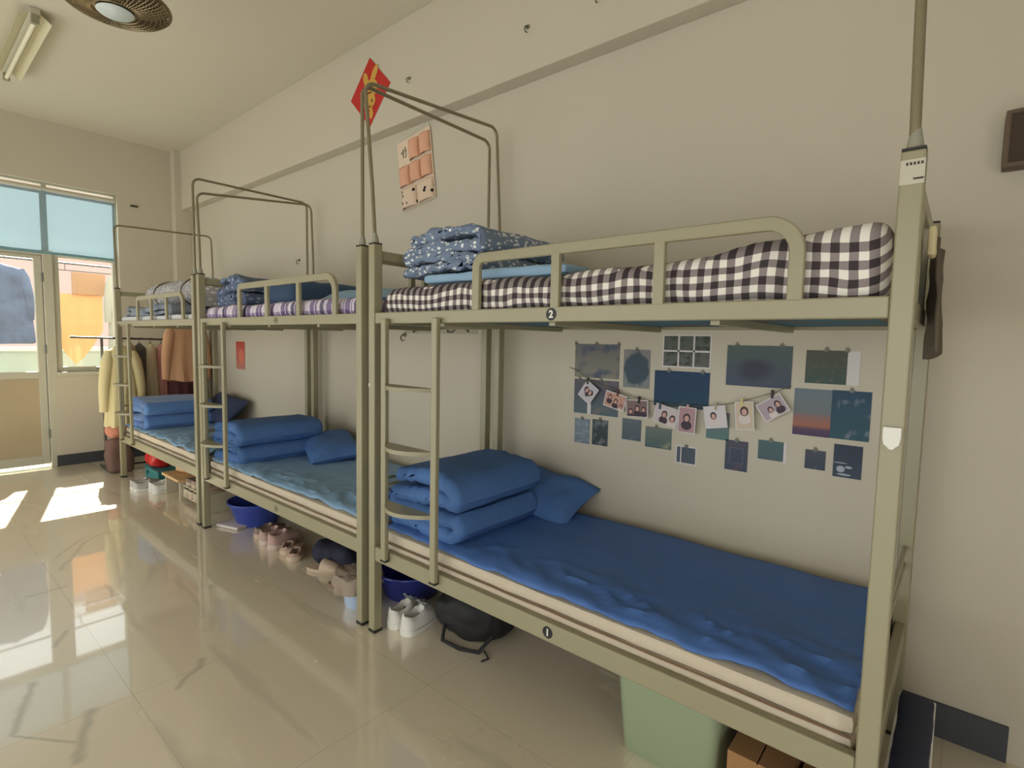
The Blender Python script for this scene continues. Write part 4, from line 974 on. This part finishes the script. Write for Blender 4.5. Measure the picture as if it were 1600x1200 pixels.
def slipper(x, y, rz, label, m, z=0, tilt=(0, 0), group=None):
    r = thing('slipper', label, 'slipper', (x, y, z), rz, group); r.rotation_euler = (tilt[0], tilt[1], rz)
    bm = bmesh.new(); rings = []
    for i in range(17):
        t = i/16; w_ = 0.045*(0.8+0.2*math.sin(PI*t*0.95+0.3))*math.sqrt(max(0.03, 1-(2*t-1)**6)); y_ = t*0.25
        rings.append([Vector((-w_, y_, 0)), Vector((w_, y_, 0)), Vector((w_*1.05, y_, 0.022)), Vector((-w_*1.05, y_, 0.022))])
    ring_loft(bm, rings); obj('sole', bm, m, r, bevel=0.004)
    bm = bmesh.new(); rings = []
    for i in range(9):
        t = 0.45+0.45*i/8; w_ = 0.048*(1-0.3*max(0, (t-0.7)/0.2)**2); h_ = 0.062*(1-0.45*(i/8)**1.5)
        rings.append([Vector((-w_*math.cos(PI*k/12), t*0.25, 0.012+h_*math.sin(PI*k/12)**0.8)) for k in range(13)])
    ring_loft(bm, rings, closed=False, cap=False); o = obj('strap', bm, m, r); s = o.modifiers.new('s', 'SOLIDIFY'); s.thickness = 0.005
    return r
slipper(-0.86, 0.16, -1.15, 'beige slipper standing out from under the middle bunk, nearer one', mat('beige_rubber', (196, 174, 150), 0.6))
slipper(-0.84, 0.30, -0.9, 'beige slipper lying behind its twin under the middle bunk', mat('beige_rubber', (196, 174, 150), 0.6))
slipper(-0.56, 0.12, -0.8, 'brown slipper poking out beside the taupe towel', mat('brown_rubber', (142, 112, 92), 0.6))
# shoes under the middle bunk, all heels to the camera
gmid = 'shoes under the middle bunk'
shoe(-1.56, 0.16, 0.25, 'grey brown shoe at the left end of the row under the middle bunk', mat('grey_brown_suede', (140, 122, 110), 0.8), group=gmid, sole=mat('beige_rubber', (196, 174, 150), 0.6))
shoe(-1.42, 0.13, 0.2, 'pink beige sneaker, second from the left under the middle bunk', pinkb, group=gmid, high=0.11, sole=mat('pale_sole', (200, 182, 168), 0.6))
shoe(-1.30, 0.13, 0.2, 'taller pink beige sneaker in the middle of the row under the middle bunk', pinkb, group=gmid, high=0.12, sole=mat('pale_sole', (200, 182, 168), 0.6))
shoe(-1.13, 0.16, 0.9, 'tan loafer, fourth of the row under the middle bunk', tan, group=gmid, high=0.06, lining=brown_l, sole=mat('beige_rubber', (196, 174, 150), 0.6))
shoe(-1.00, 0.14, 0.9, 'tan loafer nearest the camera in the row under the middle bunk', tan, group=gmid, high=0.06, lining=brown_l, sole=mat('beige_rubber', (196, 174, 150), 0.6))
crumple(-0.80, 0.36, 0, 0.34, 0.24, 0.13, mat('dark_indigo_cloth', (40, 40, 58), 0.85, bump=0.3, bscale=20), 'dark indigo bag slumped under the right half of the middle bunk', 'bag', 41, 0.2, name='cloth_bag', amp=0.02)
wb = print_thing(0, 0, 0.01, 0.01, white_pl, 'x', group=None) if False else None
tr = obj('floor_scale', soft_box(0.22, 0.2, 0.025, 0.01, 0.03, 0, 1), mat('pale_tray', (206, 196, 190), 0.4)); put(tr, (-1.93, 0.20, 0), (0, 0, 0.3)); tag(tr, 'pale flat tray on the floor in front of the bright blue basin', 'tray')
# under the farthest bunk
tb = thing('storage_crate', 'small teal plastic crate under the farthest bunk carrying a red bundle', 'crate', (-3.80, 0.27, 0)); tb.scale = (1, 0.8, 0.66)
tealp = mat('teal_plastic', (62, 138, 138), 0.4)
bm = bmesh.new()
frame_t = 0.012
box(bm, -0.19, 0.19, -0.12, 0.12, 0, 0.012); box(bm, -0.19, 0.19, -0.12, -0.108, 0.012, 0.15); box(bm, -0.19, 0.19, 0.108, 0.12, 0.012, 0.15); box(bm, -0.19, -0.178, -0.108, 0.108, 0.012, 0.15); box(bm, 0.178, 0.19, -0.108, 0.108, 0.012, 0.15)
obj('crate_body', bm, tealp, tb, smooth=False, bevel=0.004)
bm = bmesh.new(); box(bm, -0.20, 0.20, -0.13, 0.13, 0.15, 0.165); obj('crate_lid', bm, tealp, tb, smooth=False, bevel=0.004)
obj('latch', B(-0.13, -0.08, -0.127, -0.1205, 0.07, 0.11), mat('latch_dark', (34, 66, 72), 0.4), tb, smooth=False)
bm = soft_box(0.26, 0.20, 0.16, 0.075, 0.015, 0.012, 9, 15); rb = obj('plastic_bag', bm, mat('red_plastic', (206, 44, 40), 0.25)); put(rb, (-3.83, 0.25, 0.112)); tag(rb, 'shiny red plastic bag bundle on the teal crate', 'bag')
crumple(-3.40, 0.52, 0, 0.34, 0.22, 0.22, mat('dark_green_cloth', (46, 70, 66), 0.85), 'dark green sack between the red bundle and the wooden stool', 'bag', 44, 0.1, name='sack', amp=0.02)
gfar = 'pale sneakers under the farthest bunk'
for k, (x, y) in enumerate(((-3.52, -0.07), (-3.42, -0.07), (-3.33, 0.02), (-3.235, 0.02))):
    shoe(x, y, 0.12, ['pale grey sneaker, leftmost in front of the teal crate', 'pale grey sneaker, second from the left in front of the teal crate', 'white sneaker, third from the left near the wooden stool', 'white sneaker touching the wooden stool'][k], mat('grey_white_leather', (190, 184, 178), 0.6) if k < 2 else white_sh, group=gfar, high=0.10, sole=white_pl)
sto = thing('step_stool', 'low light wooden stool under the farthest bunk', 'stool', (-3.02, 0.22, 0))
woodl = mat('light_wood', (214, 176, 124), 0.6, var=0.3, vscale=9)
obj('stool_top', B(-0.20, 0.20, -0.13, 0.13, 0.165, 0.19), woodl, sto, smooth=False, bevel=0.004)
for s in (-1, 1): obj('stool_leg', B(s*0.17-0.012, s*0.17+0.012, -0.11, 0.11, 0, 0.165), mat('grey_wood', (190, 180, 156), 0.7), sto, smooth=False, bevel=0.003)
crumple(-3.04, 0.24, 0.191, 0.20, 0.14, 0.09, mat('peach_cloth', (222, 178, 132), 0.8), 'peach cloth heap on the low wooden stool', 'cloth', 52, 0.2, amp=0.015)
rack = thing('shoe_rack', 'low cream shoe rack at the right end under the farthest bunk', 'shoe rack', (-2.60, 0.24, 0))
for z in (0.045, 0.135):
    bm = bmesh.new()
    for yy in (-0.1, -0.03, 0.04, 0.11): tube(bm, [(-0.27, yy, z), (0.27, yy, z)], 0.006, 8)
    obj('rack_shelf', bm, mat('cream_rod', (206, 196, 168), 0.4), rack)
for s in (-1, 1): obj('rack_side', B(s*0.275-0.008, s*0.275+0.008, -0.12, 0.13, 0, 0.16), mat('cream_rod', (206, 196, 168), 0.4), rack, smooth=False, bevel=0.003)
grk = 'shoes on the low shoe rack'
for k in range(5):
    shoe(-2.81+k*0.105, 0.13, 0.0, ['beige canvas shoe, leftmost on the lower shelf of the shoe rack', 'beige canvas shoe, second from the left on the lower rack shelf', 'beige canvas shoe, middle of the lower rack shelf', 'beige canvas shoe, fourth from the left on the lower rack shelf', 'beige canvas shoe, rightmost on the lower rack shelf'][k], beige_sh, z=0.052, high=0.065, L=0.22, group=grk, lining=brown_l, sole=mat('beige_rubber', (196, 174, 150), 0.6))
for k in range(4):
    shoe(-2.78+k*0.12, 0.14, 0.0, ['brown shoe, leftmost on the top shelf of the shoe rack', 'brown shoe, second from the left on the top rack shelf', 'brown shoe, third from the left on the top rack shelf', 'brown shoe, rightmost on the top rack shelf'][k], tan if k % 2 else mat('grey_brown_suede', (140, 122, 110), 0.8), z=0.142, high=0.07, L=0.22, group=grk, lining=brown_l, sole=mat('beige_rubber', (196, 174, 150), 0.6))

# right part under the nearest bunk
gb = thing('storage_box', 'large pale green plastic storage box under the nearest bunk', 'storage box', (1.43, 0.36, 0))
green = mat('sage_plastic', (146, 158, 128), 0.45)
def tapered(x, y, h, k0, k1, r=0.035):
    rings = []
    for z, k in ((0, k0*0.97), (0.01, k0), (h, k1)):
        pts = []
        for cx, cy, a0 in ((1, 1, 0), (-1, 1, 90), (-1, -1, 180), (1, -1, 270)):
            for i in range(7):
                a = math.radians(a0+90*i/6); pts.append(Vector((cx*(x*k-r)+r*math.cos(a), cy*(y*k-r)+r*math.sin(a), z)))
        rings.append(pts)
    return rings
bm = bmesh.new(); ring_loft(bm, tapered(0.175, 0.24, 0.285, 0.9, 1.0)); obj('box_body', bm, green, gb)
bm = bmesh.new(); rg = tapered(0.188, 0.252, 0.03, 1, 1); ring_loft(bm, [[p+Vector((0, 0, 0.285)) for p in r] for r in rg]); obj('box_lid', bm, green, gb)
cb_m = mat('cardboard', (160, 118, 76), 0.85, var=0.3, vscale=6)
def carton(x, y, z, sx, sy, sz, rz, label):
    r = thing('cardboard_box', label, 'box', (x, y, z), rz)
    t = 0.004; bm = bmesh.new(); box(bm, -sx/2, sx/2, -sy/2, sy/2, 0, t); box(bm, -sx/2, sx/2, -sy/2, -sy/2+t, t, sz); box(bm, -sx/2, sx/2, sy/2-t, sy/2, t, sz); box(bm, -sx/2, -sx/2+t, -sy/2+t, sy/2-t, t, sz); box(bm, sx/2-t, sx/2, -sy/2+t, sy/2-t, t, sz)
    obj('box_body', bm, cb_m, r, smooth=False)
    obj('box_flap', B(-sx/2, -0.002, -sy/2, sy/2, sz, sz+0.004), cb_m, r, smooth=False); obj('box_flap', B(0.002, sx/2, -sy/2, sy/2, sz, sz+0.004), cb_m, r, smooth=False)
    bm = bmesh.new(); rings = [[Vector((-sx*.28+0.022*math.cos(2*PI*i/16)*k, -sy/2-0.0008-0.0005*j, sz*0.72+0.012*math.sin(2*PI*i/16)*k)) for i in range(16)] for j, k in ((0, 1), (1, 1))]
    ring_loft(bm, rings); obj('hand_hole', bm, mat('hole_dark', (60, 40, 24), 0.9), r, smooth=False)
    return r
carton(1.715, 0.29, 0, 0.165, 0.34, 0.20, 0.0, 'brown cardboard box right of the green storage box, nearer one')
carton(1.885, 0.36, 0, 0.155, 0.34, 0.16, 0.0, 'brown cardboard box half hidden beside the navy bag')
nb = thing('woven_bag', 'navy woven bag with white piping and red stripe at the near bed end', 'bag', (2.048, 0.42, 0), 0.0)
navb = mat('navy_woven', (34, 40, 66), 0.6, bump=0.3, bscale=120)
obj('bag_body', soft_box(0.09, 0.46, 0.30, 0.02, 0.02, 0.006, 8, 19), navb, nb)
bm = bmesh.new()
for sx in (-0.043, 0.043):
    for sy in (-0.225, 0.225): tube(bm, [(sx, sy, 0.02), (sx*1.01, sy*1.01, 0.15), (sx, sy, 0.28)], 0.0045, 6)
tube(bm, [(-0.043, -0.225, 0.285), (0.043, -0.225, 0.285), (0.043, 0.225, 0.285), (-0.043, 0.225, 0.285)], 0.0045, 6, closed=True)
obj('white_piping', bm, white_pl, nb)
obj('red_stripe', B(-0.03, 0.02, -0.238, -0.228, 0.20, 0.23), mat('red_webbing', (170, 40, 50), 0.7), nb, smooth=False)
nb2 = thing('woven_bag', 'navy woven bag with white edge and red patch under the near lower deck', 'bag', (1.98, 0.0, 0), 0.0)
nb2.location = (1.89, 0.09, 0)
obj('bag_body', soft_box(0.17, 0.14, 0.20, 0.02, 0.02, 0.004, 8, 23), navb, nb2)
bm = bmesh.new(); tube(bm, [(-0.08, -0.068, 0.01), (-0.081, -0.069, 0.19), (0.08, -0.069, 0.192), (0.08, -0.068, 0.01)], 0.004, 6); obj('white_piping', bm, white_pl, nb2)
obj('red_stripe', B(-0.06, -0.01, -0.075, -0.069, 0.165, 0.188), mat('red_webbing', (170, 40, 50), 0.7), nb2, smooth=False)
# cloths hanging over the right end of the nearest bunk
def hung(x, y0, y1, z0, z1, m, label, name, seed, thick=0.03):
    bm = bmesh.new(); n = 22; rings = []
    for i in range(n+1):
        u = i/n; y = y0+(y1-y0)*u; r = []
        for j in range(15):
            v = j/14; z = z0+(z1-z0)*v+0.012*math.sin(u*8+seed)*(1-v)
            r.append(Vector((x+thick*(0.5+0.5*math.sin(u*PI*3+seed))*(1-0.5*v)+0.006*noise.noise(Vector((u*6, v*5, seed))), y, z)))
        rings.append(r)
    ring_loft(bm, rings, closed=False, cap=False); o = obj(name, bm, m); s = o.modifiers.new('s', 'SOLIDIFY'); s.thickness = 0.008; s.offset = 1; tag(o, label, name.replace('_', ' ')); return o
hung(2.002, 0.30, 0.62, 1.38, 1.68, mat('umber_cloth', (96, 86, 70), 0.9), 'brown cloth hanging over the end guard behind the near post', 'towel', 1.0, 0.03)
crumple(2.010, 0.26, 1.625, 0.02, 0.07, 0.075, mat('cream_cloth', (214, 200, 156), 0.9), 'cream cloth bundle at the end of the nearest upper deck', 'cloth', 61, 0, amp=0.005)

# ------------------------------------------------------------------ clothes rack and garments by the far wall
RX = -4.52
rk = thing('clothes_rack', 'thin dark metal clothes stand between the farthest bunk and far wall', 'clothes rack', (RX, 0, 0))
ir = mat('dark_iron', (82, 78, 76), 0.4, metal=0.6)
bm = bmesh.new(); tube(bm, [(0, -0.265, 1.352), (0, 0.66, 1.34)], 0.010, 10); obj('rail', bm, ir, rk)
bm = bmesh.new(); tube(bm, [(0, -0.02, 0.03), (0, -0.02, 1.35)], 0.012, 10); tube(bm, [(0, 0.60, 0.03), (0, 0.60, 1.34)], 0.012, 10); obj('upright', bm, ir, rk)
bm = bmesh.new(); tube(bm, [(-0.2, -0.02, 0.02), (0.2, -0.02, 0.02)], 0.014, 10); tube(bm, [(-0.2, 0.60, 0.02), (0.2, 0.60, 0.02)], 0.014, 10); tube(bm, [(0, -0.02, 0.03), (0, 0.60, 0.03)], 0.010, 10); obj('base', bm, ir, rk)
bm = bmesh.new(); tube(bm, [(0.012, -0.07, 1.05), (0.012, 0.04, 1.05)], 0.012, 8); obj('side_peg', bm, ir, rk)
def garment(x, y, ztop, wd, length, label, m, name='coat', cat='coat', sleeves=True, depth=0.10, seed=0, flare=1.15, z_hook=None, rz=0, slen=0.55, group=None):
    r = thing(name, label, cat, (x, y, ztop), rz, group)
    bm = bmesh.new(); rings = []
    for i in range(22):
        t = i/21; z = -t*length
        s = math.sin(min(1, t/0.10)*PI/2)**0.7; w_ = wd/2*(0.22+0.78*s)*(1+(flare-1)*t); d_ = depth/2*(0.5+0.5*s)*(1+0.4*t)
        rg = []
        for k in range(40):
            a = 2*PI*k/40; f = 1+0.14*t*math.sin(a*9+seed)+0.05*noise.noise(Vector((a*2, t*4, seed)))
            rg.append(Vector((d_*math.cos(a)*f, w_*math.sin(a)*(1+0.03*math.sin(a*7+t*5)*t), z+0.012*math.sin(a*3+seed)*t)))
        rings.append(rg)
    ring_loft(bm, rings); obj('garment_body', bm, m, r)
    if sleeves:
        for s in (-1, 1):
            bm = bmesh.new(); n = 12; pts = []; rad = []
            for i in range(n+1):
                t = i/n; pts.append((0.02*math.sin(t*3)+0.02, s*(wd/2*0.80+0.06*math.sin(min(1, t*1.3)*PI/2)), -0.05-t*slen)); rad.append(0.058*(1-0.35*t)*(0.6+0.4*min(1, t*6)))
            tube(bm, pts, rad, 14)
            obj('sleeve', bm, m, r)
    bm = bmesh.new(); hh = 0.07
    tube(bm, [(0, -wd*0.30, -0.03), (0, 0, 0.015), (0, wd*0.30, -0.03)], 0.005, 6)
    tube(bm, [(0, 0, 0.012), (0, 0, 0.035)]+[(0, 0.016-0.016*math.cos(math.radians(a))-0.0, 0.045+0.018*math.sin(math.radians(a))) for a in (0, 45, 90, 135, 180)], 0.0028, 6)
    obj('hanger', bm, ir, r)
    return r
zr = 1.295
cream_w = mat('cream_wool', (222, 208, 160), 0.9, bump=0.2, bscale=60); peachw = mat('peach_wool', (214, 164, 124), 0.9, bump=0.2, bscale=60)
garment(RX+0.13, 0.10, 1.27, 0.24, 0.80, 'long cream coat hanging at the near end of the clothes stand', cream_w, depth=0.16, seed=1, slen=0.6, flare=1.3)
garment(RX, 0.30, zr, 0.12, 0.72, 'grey trousers hanging on the clothes stand behind the ladder', mat('grey_trouser', (92, 88, 84), 0.9), 'trousers', 'trousers', False, 0.10, 2, 0.9)
garment(RX, 0.40, zr, 0.10, 0.78, 'beige skirt hanging beside the grey trousers', mat('beige_skirt', (206, 190, 156), 0.9), 'skirt', 'skirt', False, 0.12, 3, 1.9)
garment(RX, 0.22, zr, 0.10, 0.66, 'taupe shirt hanging second from the cream coat', mat('taupe_shirt', (168, 152, 132), 0.9), 'shirt', 'shirt', False, 0.12, 7, 1.1)
garment(RX, 0.50, zr, 0.10, 0.80, 'pink striped top hanging near the peach jacket', mat('dusty_pink', (196, 140, 134), 0.9), 'shirt', 'shirt', False, 0.12, 4, 1.2)
garment(-4.30, 0.66, 1.53, 0.34, 0.62, 'peach jacket hanging above the farthest lower bunk, sleeve forward', peachw, 'jacket', 'jacket', True, 0.16, 5, 1.1, slen=0.55)
garment(-4.48, 0.68, 1.30, 0.26, 0.72, 'maroon garment hanging below and behind the peach jacket', mat('maroon_wool', (98, 58, 62), 0.9), 'sweater', 'sweater', False, 0.14, 6, 1.2)
garment(-4.46, 0.87, 1.52, 0.12, 0.85, 'brown coat hanging tight against the wall behind the farthest bunk', mat('brown_wool', (126, 98, 76), 0.9), 'coat', 'coat', False, 0.12, 8, 1.1)
# salmon cloth and brown trousers below the coat
crumple(RX+0.14, 0.05, 0.34, 0.16, 0.20, 0.16, mat('salmon_cloth', (214, 142, 118), 0.9), 'salmon pink cloth bundled below the cream coat', 'cloth', 71, 0.3, amp=0.02)
cr = obj('laundry_bag', soft_box(0.20, 0.22, 0.34, 0.05, 0.02, 0.02, 8, 72), mat('mauve_brown_cloth', (120, 92, 82), 0.9, bump=0.3, bscale=20)); put(cr, (RX+0.14, 0.06, 0)); tag(cr, 'mauve brown laundry bag standing under the salmon cloth', 'bag')

# ------------------------------------------------------------------ laundry on the balcony
bm = bmesh.new(); tube(bm, [(0, -2.4, 2.20), (0, 1.6, 2.20)], 0.012, 8)
pl = thing('drying_pole', 'thin metal drying pole high on the balcony outside the window', 'pole', (-5.95, 0, 0)); obj('pole_bar', bm, ir, pl)
bm = bmesh.new(); tube(bm, [(0, -2.3, 2.2), (0, -2.3, 3.3)], 0.006, 6); tube(bm, [(0, 1.5, 2.2), (0, 1.5, 3.3)], 0.006, 6); obj('pole_hanger', bm, ir, pl)
garment(-5.95, -0.62, 2.13, 0.50, 0.86, 'dark blue jacket drying outside behind the door glass', mat('blue_grey_jacket', (84, 98, 128), 0.8, bump=0.3, bscale=14, var=0.8, vscale=7, rgb2=(50, 60, 84)), 'jacket', 'jacket', True, 0.2, 11, 1.2)
garment(-5.95, 0.52, 2.13, 0.26, 0.95, 'sheer grey coat drying outside at the right side of the window', mat('stone_coat', (150, 150, 138), 0.8), 'coat', 'coat', True, 0.14, 12, 1.3)
def orange():
    bm = bmesh.new(); n = 30; g = []
    for i in range(n+1):
        u = i/n; y = -0.20+0.56*u; low = 1.0+0.42*min(1, abs(u-0.5)*2.0)**1.0; col = []
        top = 1.86-0.0*u
        for j in range(15):
            v = j/14; col.append(bm.verts.new((0.03*math.sin(u*11)*(0.4+v), y, top+(low-top)*v)))
        g.append(col)
    for i in range(n):
        for j in range(14): bm.faces.new((g[i][j], g[i+1][j], g[i+1][j+1], g[i][j+1]))
    return bm
def cloth_trans(name, c):
    m = bpy.data.materials.new(name); m.use_nodes = True; nt = m.node_tree
    nt.nodes.remove(nt.nodes['Principled BSDF']); out = nt.nodes['Material Output']
    d = nd(nt, 'ShaderNodeBsdfDiffuse'); d.inputs[0].default_value = (*s2l(c), 1); t = nd(nt, 'ShaderNodeBsdfTranslucent'); t.inputs[0].default_value = (*s2l(c), 1)
    mx = nd(nt, 'ShaderNodeMixShader'); mx.inputs[0].default_value = 0.07; nt.links.new(d.outputs[0], mx.inputs[1]); nt.links.new(t.outputs[0], mx.inputs[2]); nt.links.new(mx.outputs[0], out.inputs[0]); return m
tw = thing('towel', 'orange towel with a pointed lower edge drying outside the window', 'towel', (-6.15, 0.0, 0))
obj('towel_cloth', orange(), cloth_trans('orange_terry', (208, 150, 98)), tw)
obj('towel_band', B(-0.012, 0.055, 0.06, 0.38, 1.86, 2.12), mat('tan_band', (160, 124, 92), 0.9), tw, smooth=False)
bm = bmesh.new(); tube(bm, [(0.02, -0.25, 2.135), (0.02, 0.45, 2.135)], 0.006, 6); tube(bm, [(0.02, 0.0, 2.135), (0.02, 0.0, 2.2), (0.2, 0.0, 2.2)], 0.004, 6); tube(bm, [(0.02, -0.2, 1.86), (0.02, -0.2, 2.135)], 0.003, 6); obj('towel_hanger', bm, ir, tw)
